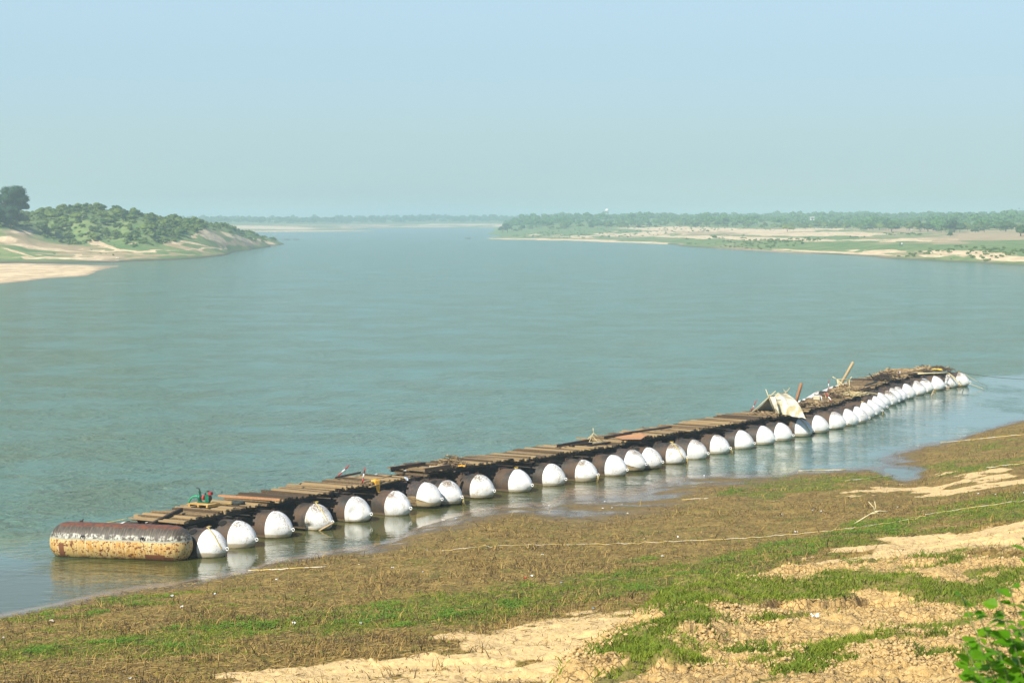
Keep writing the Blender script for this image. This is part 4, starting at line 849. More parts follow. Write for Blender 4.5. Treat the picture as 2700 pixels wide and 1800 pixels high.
# tent
e = empty("tent", dk(2040, 1092, 1.86), 0, "torn cream tarpaulin tent on crossed bamboo sticks", "tent"); c = e.location.copy(); Y0 = 151.5
def TP(u, v, Y): return atY(u, v, Y)-c
A = TP(2028, 1044, 154.4); Bq = TP(2073, 1036, 156.6)
def sheet(c00, c10, c01, c11, sag, seed, name, nn=22, fold=.12, jag=.0, lab=None):
    s_, t_ = np.meshgrid(np.linspace(0, 1, nn), np.linspace(0, 1, nn)); c00, c10, c01, c11 = [np.array(q) for q in (c00, c10, c01, c11)]
    t2 = np.where(t_ > .9, t_ + jag*(vn(s_*9, t_*0, seed)-.5)*(t_-.9)*10*.3, t_)
    P = (c00*(1-s_)[..., None]+c10*s_[..., None])*(1-t2)[..., None] + (c01*(1-s_)[..., None]+c11*s_[..., None])*t2[..., None]
    P[..., 2] -= sag*4*t_*(1-t_)*(.6+.8*vn(s_*3, t_*2, seed)) + .28*sag*4*s_*(1-s_)
    P[..., 1] += fold*np.sin(s_*19+2*vn(s_*4, t_*3, seed+2))*(.25+t_); P[..., 0] += fold*.5*np.sin(s_*13+1)*t_
    o = np_mesh(name, P.reshape(-1, 3), gridfaces(nn, nn), None, True, M_tarp, e); m = o.modifiers.new("s", 'SOLIDIFY'); m.thickness = .012; return o
rs = sheet(A, Bq, TP(2046, 1090, 155.0), TP(2121, 1100, 152.8), .02, 3, "right_tarpaulin", 34, .05, .45)
co_ = np.empty(34*34*3, np.float32); rs.data.vertices.foreach_get("co", co_); co_ = co_.reshape(34, 34, 3); S_, T_ = np.meshgrid(np.linspace(0, 1, 34), np.linspace(0, 1, 34))
co_[..., 2] += .15*np.exp(-((S_-.52)/.13)**2)*(1-T_)**.7 - .10*np.exp(-((S_-.27)/.11)**2)*(1-T_)**.5 
co_[..., 0] += .16*np.sin(T_*3.1)*S_; co_[..., 2] += .22*np.sin(T_*3.1)*S_; rs.data.vertices.foreach_set("co", co_.ravel())
sheet(A+Vector((.02, .1, 0)), Bq+Vector((0, .1, 0)), TP(1978, 1088, 156.0), TP(2037, 1083, 158.2), .16, 9, "left_tarpaulin", 20, .04, .6)
sheet(TP(2029, 1045, 154.2), TP(2044, 1047, 154.3), TP(2037, 1068, 154.2), TP(2056, 1094, 153.6), -.02, 19, "hanging_flap", 24, .05, .7)
for (a, b) in (((1979, 1089, 156.1), (2045, 1031, 154.3)), ((2044, 1092, 154.8), (2019, 1026, 154.5)), ((2110, 1098, 153.4), (2066, 1026, 156.6)), ((2030, 1084, 158.0), (2083, 1022, 156.4)), ((2024, 1042, 154.3), (2077, 1035, 156.8))):
    MB().tube([TP(*a), TP(*b)], .03, 6).build("pole", M_bamboo, e, True)
# white box
c = dk(2154, 1053, 1.84); e = empty("box", c, R(-20), "cream white box standing on the brown deck", "box"); MB().box((0, 0, .15), .5, .35, .30, j=.01).build("box_body", simple("cream_box", (.55, .50, .33), (.66, .62, .45))); bpy.data.objects["box_body"].parent = e
MB().box((0, 0, .315), .54, .39, .03).build("lid", M_white, e)
# driftwood heaps
def heap(us, vs, z, n, hgt, label, seed, long=1.0, thick=.022, mat=None, elong=.8):
    r = random.Random(seed); z = min(z, 1.80) if us > 2090 else z; p = dk(us, vs, z); mb = MB(); tv = Vector((.5, .87, 0)); xv = Vector((.87, -.5, 0))
    for k in range(n):
        ra = abs(r.gauss(0, .5)); th = r.uniform(0, 6.28); c = p+tv*(math.cos(th)*ra*elong*1.7)+xv*(math.sin(th)*ra*elong*.85); hh = hgt*max(.05, 1-ra/1.3)*r.random(); c.z += hh
        th = r.uniform(0, 6.28); L = r.uniform(.2, .75)*long; d = Vector((math.cos(th), math.sin(th), r.uniform(-.35, .4)))*L; m = c+d*.5+Vector((r.uniform(-.1, .1), r.uniform(-.1, .1), r.uniform(-.06, .12)))*long
        a_ = c-d*.5; a_.z = max(a_.z, p.z-.03); m.z = max(m.z, p.z); b_ = c+d*.5+Vector((r.uniform(-.15, .15), r.uniform(-.15, .15), 0)); b_.z = max(b_.z, p.z-.03)
        w = thick*r.uniform(.5, 1.7); mb.tube([a_, m, b_], w, 4, w*.4)
    return tag(mb.build("driftwood_heap", mat or M_drift), label, "driftwood")
heap(1188, 1222, 2.0, 55, .55, "small heap of sticks with upright twigs on the raised section", 1, .9, .025)
heap(1165, 1230, 1.98, 14, .15, "gnarled piece of driftwood left of the stick heap", 2, .9, .05)
heap(2018, 1090, 1.86, 150, .12, "flat brown litter of sticks in front of the tent", 3, .8, .018, M_drift, 1.3)
heap(2118, 1070, 1.84, 110, .3, "driftwood heap just right of the tent", 4, .9, .025, M_drift, 1.)
heap(2150, 1068, 1.84, 90, .25, "driftwood heap below the white box", 5, .9, .025, M_drift, 1.)
heap(2175, 1062, 1.84, 60, .22, "low scatter of sticks at the deck edge right of the white box heap", 15, .9, .025, M_drift, .9)
heap(2200, 1046, 1.86, 150, .4, "driftwood heap left below the bamboo frame", 6, 1., .025, M_drift, 1.2)
heap(2228, 1032, 1.86, 240, .6, "tall heap of twigs under the bamboo frame", 7, 1., .022, M_drift, 1.3)
heap(2255, 1042, 1.86, 120, .2, "pale straw-like branches right below the bamboo frame", 8, 1.6, .025, M_bamboo, 1.0)
heap(2345, 996, 1.9, 420, .85, "large tangle of branches left of the far deck end", 9, 1., .03, M_drift, 1.5)
heap(2328, 1000, 1.9, 200, .5, "dark left edge of the large branch tangle", 19, 1., .03, M_wood2, 1.3)
heap(2440, 976, 1.95, 160, .3, "branches piled on the last deck section", 10, 1.6, .035, M_drift, 1.6)
heap(2475, 976, 1.95, 160, .3, "dark branches at the very end of the deck", 11, 1.3, .035, M_wood2, 1.4)
bar("log", dk(2395, 979, 2.05), dk(2440, 973, 2.15), .11, .06, M_drift, "smooth pale log lying left on the last deck section", "log", shape='round')
bar("log", dk(2420, 985, 1.98), dk(2500, 982, 2.0), .07, .05, M_bamboo, "long pale bent pole along the front of the last deck", "log", shape='round')
bar("stick", dk(2449, 974, 2.1), atY(2451, 961, dk(2449, 974, 2.1).y), .06, .03, M_drift, "short upright stick on the last deck section", "stick", shape='round')
mb = MB(); mb.tube([dk(2292, 985, 1.95), dk(2300, 990, 2.3)+Vector((0, 0, -.1)), dk(2312, 992, 2.0), dk(2330, 994, 2.)], .05, 6, .03); tag(mb.build("branch", M_wood2, None, True), "dark curved branch reaching left from the big tangle", "branch")
bar("steel_beam", dk(2281, 1016, 1.9), dk(2312, 1006, 1.95), .14, .12, M_steel, "dark beam between the bamboo frame and the big tangle", "beam")
heap(2280, 1028, 1.84, 40, .12, "few broken boards behind the bamboo frame", 12, 1.2, .03, M_wood2, 1.)
# ropes & cable at the far end
e1 = cap_pt(38, .1, 0, .1)
trope([e1, cap_pt(38, .9, .3, .2), at(2558, 1012, .5), at(2596, 1026, .02)], "long pale rope from the second last nose into the water", .022, M_bamboo, .0)
trope([cap_pt(39, .5, .2, .1), at(2575, 1005, .6), at(2603, 1018, .02)], "second pale rope from the last nose into the water", .02, M_bamboo)
trope([cap_pt(38, .0, -.2, .12), cap_pt(38, .3, .3, .12), at(2535, 1016, .5), at(2540, 1026, .03)], "thick yellow rope hanging between the last two noses", .04)
trope([cap_pt(39, .0, 0, .0), at(2700, 1000, .5), at(3000, 1022, .3)], "thin dark mooring cable reaching out to the right", .018, M_steel, .1)
bar("stick", at(2456, 1043, 0.), at(2463, 1026, .5), .06, .05, M_drift, "brown stick standing in the water between far noses", "stick", shape='round')
for k, (u, v, lab) in enumerate([(585, 1300, "small dark bird perched behind the reddish timber"), (1695, 1128, "small black bird perched on the outer deck edge"), (792, 1278, "small dark bird on the deck left of the leaning pole")]):
    c = dk(u, v, 1.98); e = empty("bird", c, rnd.uniform(0, 6), lab, "bird"); e.scale = (.6, .6, .6); mb = MB(); mb.lathe([(-.16, .005), (-.1, .03), (0, .06), (.08, .05), (.13, .02), (.15, .035), (.19, .03), (.21, .01), (.25, .003)], 10, Matrix.Rotation(R(-25), 3, 'Y'), (0, 0, .11)); mb.tube([(0, .02, .06), (0, .02, 0)], .006, 4).tube([(0, -.02, .06), (0, -.02, 0)], .006, 4); mb.build("bird_body", M_black, e, True)

# ------------------------------------------------------------------ near bank: lines, branch, litter
def gline(pts, r, mat, name, label, cat, n=18, lift=.03):
    P = []
    for (u0, v0), (u1, v1) in zip(pts[:-1], pts[1:]):
        for k in range(n): P.append(ground_at(u0+(u1-u0)*k/n, v0+(v1-v0)*k/n)+Vector((0, 0, lift)))
    P.append(ground_at(*pts[-1])+Vector((0, 0, lift)))
    Q = [P[0]]+[Vector((p.x, p.y, (a.z+p.z*2+b.z)/4)) for a, p, b in zip(P[:-2], P[1:-1], P[2:])]+[P[-1]]
    return tag(MB().tube(Q, r*.8, 6).build(name, mat, None, True), label, cat)
def m_line():
    k = NT("jointed_pipe"); o = k.co(); x = k.n("SeparateXYZ", {0: o}).outputs[0]; n = k.noise(o, 1.1, 2, .5, scale3=(1, 0, 0))
    return k.fin(k.mix(k.mr(n, .47, .53), (.66, .50, .16), (.74, .66, .50)), .6)
M_line = m_line()
gline([(1165, 1455), (1260, 1444), (1400, 1439), (1560, 1437), (1700, 1434), (1850, 1427), (2000, 1419), (2120, 1408), (2230, 1397), (2330, 1384), (2440, 1364)], .018, M_line, "hose", "very long yellow and cream line stretched across the brown bank", "hose", 8, .05)
gline([(2440, 1358), (2560, 1340), (2720, 1318)], .022, M_line, "rope", "thin line continuing along the green strip to the right edge", "rope", 10)
gline([(655, 1506), (740, 1502), (862, 1496)], .03, M_line, "bamboo_pole", "thin yellow pole lying at the water edge below the third pontoon", "pole", 8, .04)
gline([(1798, 1318), (1868, 1315)], .025, M_line, "bamboo_pole", "short pale stick on the wet mud below the calm water", "pole", 8)
gline([(2105, 1242), (2230, 1239)], .03, M_line, "bamboo_pole", "pale pole lying along the water edge at right", "pole", 8)
gline([(2228, 1269), (2290, 1262), (2355, 1254)], .028, M_line, "bamboo_pole", "pale pole on the narrow green strip", "pole", 8)
gline([(2480, 1168), (2580, 1158), (2700, 1146), (2800, 1138)], .03, M_line, "rope", "pale line lying on the far brown tongue of the bank", "rope", 8)
gline([(2600, 1234), (2700, 1223), (2800, 1214)], .03, M_line, "rope", "pale line above the sand patches at the right edge", "rope", 8)
b0 = ground_at(2250, 1380); c = b0.copy()
mb = MB(); Yb = b0.y
def G(u, v, h=0, dy=0): return atY(u, v, Yb+dy)
for a in ([G(2252, 1380), G(2285, 1360), G(2305, 1348)], [G(2305, 1348), G(2302, 1335), G(2290, 1322)], [G(2305, 1348), G(2309, 1335), G(2306, 1321)], [G(2305, 1348), G(2320, 1346), G(2342, 1348)], [G(2295, 1354), G(2312, 1350), G(2320, 1356)]):
    mb.tube(a, .032, 6, .016)
tag(mb.build("dead_branch", M_bamboo, None, True), "bleached forked dead branch lying on the brown bank", "branch")
M_lit = {'w': simple("white_litter", (.72, .74, .76), (.85, .86, .87)), 'r': simple("red_litter", (.55, .03, .03), (.7, .08, .05)), 'b': simple("blue_litter", (.2, .3, .5), (.4, .5, .65)), 'c': simple("cream_litter", (.6, .5, .36), (.72, .62, .46))}
lit = [(452, 1573, 'w', .22), (478, 1602, 'w', .18), (567, 1569, 'w', .12), (730, 1529, 'w', .16), (775, 1646, 'w', .2), (951, 1645, 'w', .14), (1386, 1525, 'r', .17), (1402, 1521, 'w', .16), (975, 1603, 'r', .12), (1430, 1464, 'w', .14), (1747, 1469, 'w', .15), (1788, 1417, 'w', .17), (2099, 1404, 'w', .2), (2064, 1359, 'w', .15), (1698, 1422, 'c', .13), (1412, 1397, 'w', .14), (1035, 1499, 'w', .14), (1115, 1509, 'w', .1), (946, 1490, 'c', .12), (1614, 1341, 'w', .15), (1589, 1342, 'w', .14), (1654, 1356, 'c', .2), (1595, 1324, 'w', .14), (1448, 1334, 'w', .15), (1640, 1332, 'c', .12), (1857, 1256, 'w', .18), (1565, 1606, 'b', .15), (952, 1645, 'b', .1), (1202, 1369, 'b', .15), (1125, 1453, 'b', .12), (2148, 1642, 'w', .3), (2700, 1302, 'w', .16), (2580, 1303, 'w', .16), (2625, 1308, 'w', .12), (2367, 1338, 'w', .14), (2165, 1349, 'w', .15), (2142, 1347, 'w', .12), (344, 1790, 'w', .12), (1480, 1538, 'b', .12), (136, 1641, 'c', .25), (1340, 1735, 'c', .12), (10, 1683, 'w', .14)]
cn = {'w': 'white', 'r': 'red', 'b': 'bluish', 'c': 'cream'}
nl = {}
for k, (u, v, cc, s_) in enumerate(lit):
    p = ground_at(u, v); mb = MB(); n = 5; vs = []; s_ *= .55
    for j in range(n):
        for i_ in range(n): vs.append((p.x+(i_/(n-1)-.5)*s_*rnd.uniform(.8, 1.5), p.y+(j/(n-1)-.5)*s_*rnd.uniform(.8, 1.5), p.z+.02+rnd.uniform(0, s_*.75)))
    mb.add(vs, [(a*n+b, a*n+b+1, (a+1)*n+b+1, (a+1)*n+b) for a in range(n-1) for b in range(n-1)])
    o = mb.build("litter", M_lit[cc]); 
    where = "on the mud flat near the water" if v < 1345 and u < 1900 else "at the left foot of the bank" if u < 800 else "on the right side of the bank" if u > 2000 else "on the middle of the brown bank"
    tag(o, "small crumpled scrap of %s litter %s" % (cn[cc], where), "litter", "%s litter scraps %s" % (cn[cc], where))

# ------------------------------------------------------------------ grass, herbs, stalks (uncountable)
gv = (GZ > .03) & (GY > 40) & (UU > -250) & (UU < 2950) & (VV < 1900)
idx = np.nonzero(gv.ravel())[0]; fx = GX.ravel()[idx]; fy = GY.ravel()[idx]; fz = GZ.ravel()[idx]; fg = green.ravel()[idx]; fs = sand.ravel()[idx]; fm = MM.ravel()[idx]; fw = wet.ravel()[idx]*(UU.ravel()[idx] > 880)
# weights by true ground area so density is even
fgn = fg + .6*(fbm(fx*1.3, fy*1.6, 91, 3)-.5)
def scatter(w, n, jit=.12):
    w = np.clip(w, 0, None); w = w/w.sum(); k = rng.choice(len(w), n, p=w); return fx[k]+rng.normal(0, jit, n), fy[k]+rng.normal(0, jit, n), fz[k], k
def blades(name, x, y, z, h, w, lean, mat, label, cat=None, bend=.5):
    n = len(x); th = rng.uniform(0, 2*np.pi, n); dx = np.cos(th); dy = np.sin(th); la = rng.uniform(0, 2*np.pi, n); lx = np.cos(la)*lean*h; ly = np.sin(la)*lean*h
    b = np.stack([x, y, z-.02], 1); W = np.stack([dx*w, dy*w, 0*x], 1); m = b+np.stack([lx*.35, ly*.35, h*.6], 1); t = b+np.stack([lx, ly, h], 1)
    Vv = np.stack([b-W, b+W, m+W*.7, m-W*.7, t+W*.12, t-W*.12], 1).reshape(-1, 3); i = np.arange(n)*6
    Fc = np.concatenate([np.stack([i, i+1, i+2, i+3], 1), np.stack([i+3, i+2, i+4, i+5], 1)])
    o = np_mesh(name, Vv, Fc, None, False, mat); return tag(o, label, cat, kind='stuff')
n = 230000
wg = ss(.34, .9, fgn)*(.15+ss(.42, .62, fbm(fx*1.7, fy*1.7, 92, 3)))+.05*(fs < .5)*(fw < .3)*ss(.46, .6, fbm(fx*1.1, fy*1.3, 191, 4))
x, y, z, k = scatter(wg, n, .09); gm = fm[k]
blades("grass", x, y, z, rng.uniform(.03, .11, n), rng.uniform(.008, .016, n), rng.uniform(.2, 1.1, n), M_grass, "short green grass in bands and patches on the bank")
n = 30000; patch = ss(.55, .7, fbm(fx*.8, fy*.8, 93, 3)); x, y, z, k = scatter(ss(.55, .9, fgn)*patch*(fm < .5)+.012*(fm < .5)*(fs < .4)*(fw < .2)*ss(.55, .68, fbm(fx*1.9, fy*1.9, 193, 3)), n, .05)
th = rng.uniform(0, 6.28, n); s_ = rng.uniform(.02, .05, n); c_ = np.stack([x, y, z+rng.uniform(.02, .13, n)], 1)
A_ = np.stack([np.cos(th)*s_, np.sin(th)*s_, rng.uniform(-.5, .5, n)*s_], 1); B_ = np.stack([-np.sin(th)*s_*.7, np.cos(th)*s_*.7, rng.uniform(-.4, .4, n)*s_], 1)
o = np_mesh("herbs", np.stack([c_-A_, c_-B_, c_+A_, c_+B_], 1).reshape(-1, 3), np.arange(n*4).reshape(-1, 4), None, False, M_herb); tag(o, "bright green low leafy plants among the grass", kind='stuff')
n = 56000; x, y, z, k = scatter(np.where(fm > .3, .05, 1.)*(1-.93*ss(.4, .7, fs))*(1-.92*ss(.2, .5, fw))*(.12+ss(.42, .62, fbm(fx*.9, fy*1.2, 95, 4)))*(.3+ss(.4, .6, fbm(fx*.16, fy*.25, 96, 3)))*ss(.02, .35, fz+.25*(fbm(fx*.6, fy*.6, 99, 2)-.3)), n, .08)
hgt = np.where(rng.random(n) < .13, rng.uniform(.2, .45, n), rng.uniform(.03, .14, n))*np.interp(y, [60, 160], [1., .9])
blades("dry_stalks", x, y, z, hgt, rng.uniform(.008, .019, n), rng.uniform(.1, 1.6, n), M_stalk, "brown dry broken stalks standing all over the muddy bank")
n = 40000; x, y, z, k = scatter(np.where(fm > .3, .15, 1.)*(1-.8*ss(.4, .7, fs))*(1-.9*ss(.2, .5, fw)), n, .1); th = rng.uniform(0, 6.28, n); L = rng.uniform(.04, .2, n); w = rng.uniform(.006, .016, n)
c_ = np.stack([x, y, z+.02], 1); A_ = np.stack([np.cos(th)*L, np.sin(th)*L, rng.uniform(-.1, .25, n)*L], 1); B_ = np.stack([-np.sin(th)*w, np.cos(th)*w, 0*x+.004], 1)
o = np_mesh("straw_litter", np.stack([c_-A_-B_, c_-A_+B_, c_+A_+B_, c_+A_-B_], 1).reshape(-1, 3), np.arange(n*4).reshape(-1, 4), None, False, M_stalk); tag(o, "dead stems and clods lying flat on the mud", kind='stuff')
# low green weeds on the mound
n = 20000; mw = (fm > .5)*ss(.40, .62, fbm(fx*.75, fy*.75, 97, 4))*ss(.25, .6, fg+.35*(fbm(fx*.4, fy*.4, 98, 2)-.3)); x, y, z, k = scatter(mw+1e-5, n, .05)
blades("weeds", x, y, z, rng.uniform(.06, .22, n), rng.uniform(.012, .024, n), rng.uniform(.3, 1.4, n), M_grass, "taller green weeds on the cracked mound")
# dry clods on the mound
n = 5000; x, y, z, k = scatter((fm > .5)*(1-ss(.4, .8, fg))*ss(.45, .6, fbm(fx*.5, fy*.5, 88, 3)), n, .05)
base = np.array([(1, 0, 0), (-1, 0, 0), (0, 1, 0), (0, -1, 0), (0, 0, .8), (0, 0, -.6)], float); oc = np.array([(0, 2, 4), (2, 1, 4), (1, 3, 4), (3, 0, 4), (2, 0, 5), (1, 2, 5), (3, 1, 5), (0, 3, 5)])
sc = rng.uniform(.02, .085, n)**1.0; th = rng.uniform(0, 6.28, n); Vv = base[None]*(rng.uniform(.6, 1.4, (n, 6, 1)))*sc[:, None, None]; ct = np.cos(th)[:, None]; st_ = np.sin(th)[:, None]
Vv = np.stack([Vv[..., 0]*ct-Vv[..., 1]*st_, Vv[..., 0]*st_+Vv[..., 1]*ct, Vv[..., 2]], -1)+np.stack([x, y, z+.01], 1)[:, None]
o = np_mesh("soil_clods", Vv.reshape(-1, 3), (oc[None]+np.arange(n)[:, None, None]*6).reshape(-1, 3), None, False, simple("dry_clod", (.50, .35, .15), (.70, .50, .24), 2.)); tag(o, "dry crumbled soil clods on the mound", kind='stuff')

# ------------------------------------------------------------------ foreground leafy bush
rb_ = random.Random(5); bx, by = 2.25, 8.2
gb = float(near_height(np.array([bx]), np.array([by]))[0][0])
e = empty("leafy_bush", (bx, by, gb-.02), 0, "bright green leafy bush at the bottom right corner, close to the camera", "bush")
st = MB(); lf = MB()
def leaf(c, d, n, s):
    d = d.normalized(); x = d.cross(n).normalized(); n = x.cross(d).normalized()
    o = [(0, 0, 0), (.30, .42, .06), (.42, .20, .05), (.50, .48, .0)]
    pr = [(0, 0), (.14, .30), (.38, .46), (.66, .34), (.88, .13), (1.05, 0)]
    L = [c+d*(a*s)+x*(w*s)+n*(abs(w)*.25*s-.16*a*a*s) for a, w in pr]; Rr = [c+d*(a*s)-x*(w*s)+n*(abs(w)*.25*s-.16*a*a*s) for a, w in pr[1:-1]]; mid_ = [c+d*(a*s)-n*(.16*a*a*s) for a, w in pr[1:-1]]
    b = len(lf.v); lf.v += [tuple(q) for q in L+Rr+mid_]; li = lambda i: b+i; ri = lambda i: b+5+i; mi = lambda i: b+9+i
    lf.f += [(li(0), li(1), mi(1)), (li(1), li(2), mi(2), mi(1)), (li(2), li(3), mi(3), mi(2)), (li(3), li(4), mi(4), mi(3)), (li(4), li(5), mi(4)),
             (li(0), mi(1), ri(1)), (mi(1), mi(2), ri(2), ri(1)), (mi(2), mi(3), ri(3), ri(2)), (mi(3), mi(4), ri(4), ri(3)), (mi(4), li(5), ri(4))]
tops = [(2535, 1566), (2575, 1600), (2625, 1555), (2665, 1548), (2700, 1600), (2545, 1700), (2560, 1762), (2610, 1655), (2650, 1680), (2690, 1720), (2640, 1780), (2705, 1440), (2740, 1520), (2790, 1480), (2760, 1620), (2720, 1800), (2590, 1820), (2680, 1850), (2600, 1720), (2660, 1620), (2640, 1720), (2690, 1660), (2570, 1700), (2700, 1560)]
for (u, v) in tops:
    T = atY(u, v, by+rb_.uniform(-.35, .45)) - e.location; B0 = Vector((rb_.uniform(-.04, .04), rb_.uniform(-.04, .04), 0)); m1 = B0.lerp(T, .45)+Vector((.12, 0, -.03)); pts = [B0]
    for k in range(1, 9):
        t = k/8; pts.append((B0*(1-t)**2+m1*2*t*(1-t)+T*t*t)+Vector([rb_.uniform(-.008, .008) for _ in range(3)]))
    st.tube(pts, .008, 5, .002)
    for k in range(52):
        t = .24+.76*k/51; i = min(int(t*8), 7); f = t*8-i; q = pts[i].lerp(pts[i+1], f); d = (pts[i+1]-pts[i]).normalized()
        sd = Vector((rb_.uniform(-1, 1), rb_.uniform(-1, 1), rb_.uniform(-.4, .5))).normalized(); dd = (d*.5+sd).normalized()
        pe = q+dd*.02; st.tube([q, pe], .0015, 4, cap=False); leaf(pe, dd+Vector((0, 0, -.25)), Vector((rb_.uniform(-.5, .5), rb_.uniform(-.7, .2), 1)), rb_.uniform(.045, .09)*(1.1-.3*t))
st.build("stems", simple("bush_stem", (.10, .13, .04), (.18, .2, .07)), e, True); lf.build("leaves", M_bush, e)

# ------------------------------------------------------------------ trees & shrubs
def crown(seed, lobes, nleaf, ls, flat=1., core=True):
    r = np.random.default_rng(seed); Vv = []; Ff = []; nb = 0
    vol = np.array([l[3]*l[4] for l in lobes]); cnt = (nleaf*vol/vol.sum()).astype(int)
    for (cx, cy, cz, rx, rz), m in zip(lobes, cnt):
        d = r.normal(size=(m, 3)); d[:, 2] = np.abs(d[:, 2])*.9-.25; d /= np.linalg.norm(d, axis=1)[:, None]; k = r.uniform(.78, 1.12, m)[:, None]
        p = np.array([cx, cy, cz])+d*np.array([rx, rx, rz])*k
        nrm = d+r.normal(0, .55, (m, 3)); nrm /= np.linalg.norm(nrm, axis=1)[:, None]; a = np.cross(nrm, r.normal(size=(m, 3))); a /= np.linalg.norm(a, axis=1)[:, None]; b = np.cross(nrm, a); s = r.uniform(.6, 1.3, m)[:, None]*ls
        q = np.stack([p-a*s, p-b*s*.7, p+a*s, p+b*s*.7], 1).reshape(-1, 3); Vv.append(q); Ff.append(np.arange(m*4).reshape(-1, 4)+nb); nb += m*4
        if core:
            th, ph = np.meshgrid(np.linspace(0, 2*np.pi, 11), np.linspace(-.5, np.pi/2, 6)); kk = .80*(1+.12*np.sin(th*3+seed))
            q = np.stack([cx+rx*kk*np.cos(ph)*np.cos(th), cy+rx*kk*np.cos(ph)*np.sin(th), cz+rz*kk*np.sin(ph)], -1).reshape(-1, 3); Vv.append(q); Ff.append(gridfaces(6, 11)+nb); nb += 66
    return np.concatenate(Vv), np.concatenate(Ff)
def lobeset(seed, w, h, n, low=.25):
    r = random.Random(seed); L = []
    for k in range(n):
        a = r.uniform(0, 6.28); q = math.sqrt(r.random()); x = math.cos(a)*q*w*.62; y = math.sin(a)*q*w*.62; rr = w*r.uniform(.28, .46)
        L.append((x, y, h*(low+(1-low)*(.75-.55*q*q)*r.uniform(.75, 1.)), rr, rr*r.uniform(.55, .8)))
    return L
PROTO = []
for k in range(7):
    w, h, n, low = [(3.4, 4.0, 9, .12), (4.4, 4.8, 11, .2), (2.6, 3.0, 7, .1), (3.8, 5.6, 11, .22), (5.0, 4.4, 13, .18), (3.0, 5.0, 8, .2), (3.9, 3.6, 9, .1)][k]
    Vc, Fc = crown(k+20, lobeset(k+3, w, h, n, low), 620, .27)
    t = MB(); rr = random.Random(k)
    for j in range(3):
        t.tube([(0, 0, -.3), (rr.uniform(-.3, .3), rr.uniform(-.3, .3), h*.3), (rr.uniform(-1.2, 1.2), rr.uniform(-1.2, 1.2), h*.62)], .16, 6, .05)
    PROTO.append((Vc, Fc, t, w, h))
mesh_cache = {}
def proto_mesh(k):
    if k not in mesh_cache:
        Vc, Fc, t, w, h = PROTO[k]; o = np_mesh("crown", Vc, Fc, None, False, M_shrub); me = o.data; bpy.data.objects.remove(o)
        t2 = bpy.data.meshes.new("trunk"); t2.from_pydata(t.v, [], t.f); t2.materials.append(M_bark); mesh_cache[k] = (me, t2)
    return mesh_cache[k]
def plant(kind, x, y, z, s, k, label, cat, group, sz=1.):
    e = empty(kind, (x, y, z-.1), rnd.uniform(0, 6.28), label, cat, group); e.scale = (s, s, s*sz); c, t = proto_mesh(k)
    for nm, me in (("crown", c), ("trunk", t)):
        o = bpy.data.objects.new(nm, me); COL.objects.link(o); o.parent = e
    return e
def on(hf, u, Y):
    X = (u-1350)/F*Y; return X, Y, float(hf(np.array([X]), np.array([Y]))[0])
# left hill scrub
spots = []; rr = random.Random(12); tries = 0
while len(spots) < 295 and tries < 60000:
    tries += 1; u = rr.uniform(-130, 720); Y = rr.uniform(775, 1330); X, _, z = on(hl, u, Y)
    if z < 5.6: continue
    pu, pv = proj(X, Y, z); pu = float(pu); pv = float(pv)
    lowv = np.interp(pu, [-150, 0, 60, 90, 180, 250, 330, 420, 500, 540, 600, 660, 720], [590, 597, 601, 612, 642, 632, 640, 640, 628, 600, 606, 628, 636])
    if pv > lowv: continue
    if u < 75 and pv > 598: continue
    crest_z = z
    if (X-(-1e9)) and Y > np.interp(pu, [0, 306, 421, 536, 612, 670, 720], [960, 975, 1000, 1060, 1130, 1220, 1320]): continue
    dmin = 2.6 if pu < 600 else 2.0
    if any(abs(X-a)+abs(Y-b)*.55 < dmin for a, b in [(q[0], q[1]) for q in spots]): continue
    spots.append((X, Y, z, pu, pv))
hillp = []
for (X, Y, z, pu, pv) in spots:
    s = rr.uniform(.42, .80)*(1 if pu < 540 else .65); side = "left" if pu < 200 else "middle" if pu < 400 else "right"; hh = "crest" if pv < 590 else "slope"
    hillp.append((pu, hh, s, plant("shrub", X, Y, z, s, rr.randrange(7), "x", "tree", "scrub trees on the %s of the left hill" % hh)))
FIX = []
# isolated shrubs on the slope
for (u, v, s, lab) in [(70, 634, .35, "small dark bush at the far left foot of the slope"), (298, 684, .28, "small round dark bush at the left water edge beside the white birds")]:
    for zz in (6.2,) if v < 660 else (1.0,):
        q = at(u, v, zz); z = float(hl(np.array([q.x]), np.array([q.y]))[0]); q = at(u, v, z); z = float(hl(np.array([q.x]), np.array([q.y]))[0]); plant("shrub", q.x, q.y, z, s, 2, lab, "bush", None)
# undergrowth
def merged(name, pts, proto_list, sizes, mat, label, seed=1):
    r = np.random.default_rng(seed); VV_ = []; FF_ = []; nb = 0
    for (x, y, z), s in zip(pts, sizes):
        Vc, Fc = proto_list[r.integers(len(proto_list))]; a = r.uniform(0, 6.28); c, s_ = math.cos(a), math.sin(a)
        q = Vc*s; q = np.stack([q[:, 0]*c-q[:, 1]*s_+x, q[:, 0]*s_+q[:, 1]*c+y, q[:, 2]*r.uniform(.8, 1.2)+z], 1); VV_.append(q); FF_.append(Fc+nb); nb += len(q)
    return tag(np_mesh(name, np.concatenate(VV_), np.concatenate(FF_), None, False, mat), label, kind='stuff')
lod = [crown(200+k, lobeset(40+k, 3.6, 4.6, 5, .25), 110, .62) for k in range(6)]
und = [crown(300+k, lobeset(60+k, 1.6, 1.3, 4, .05), 90, .26) for k in range(4)]
pts = []; sz = []
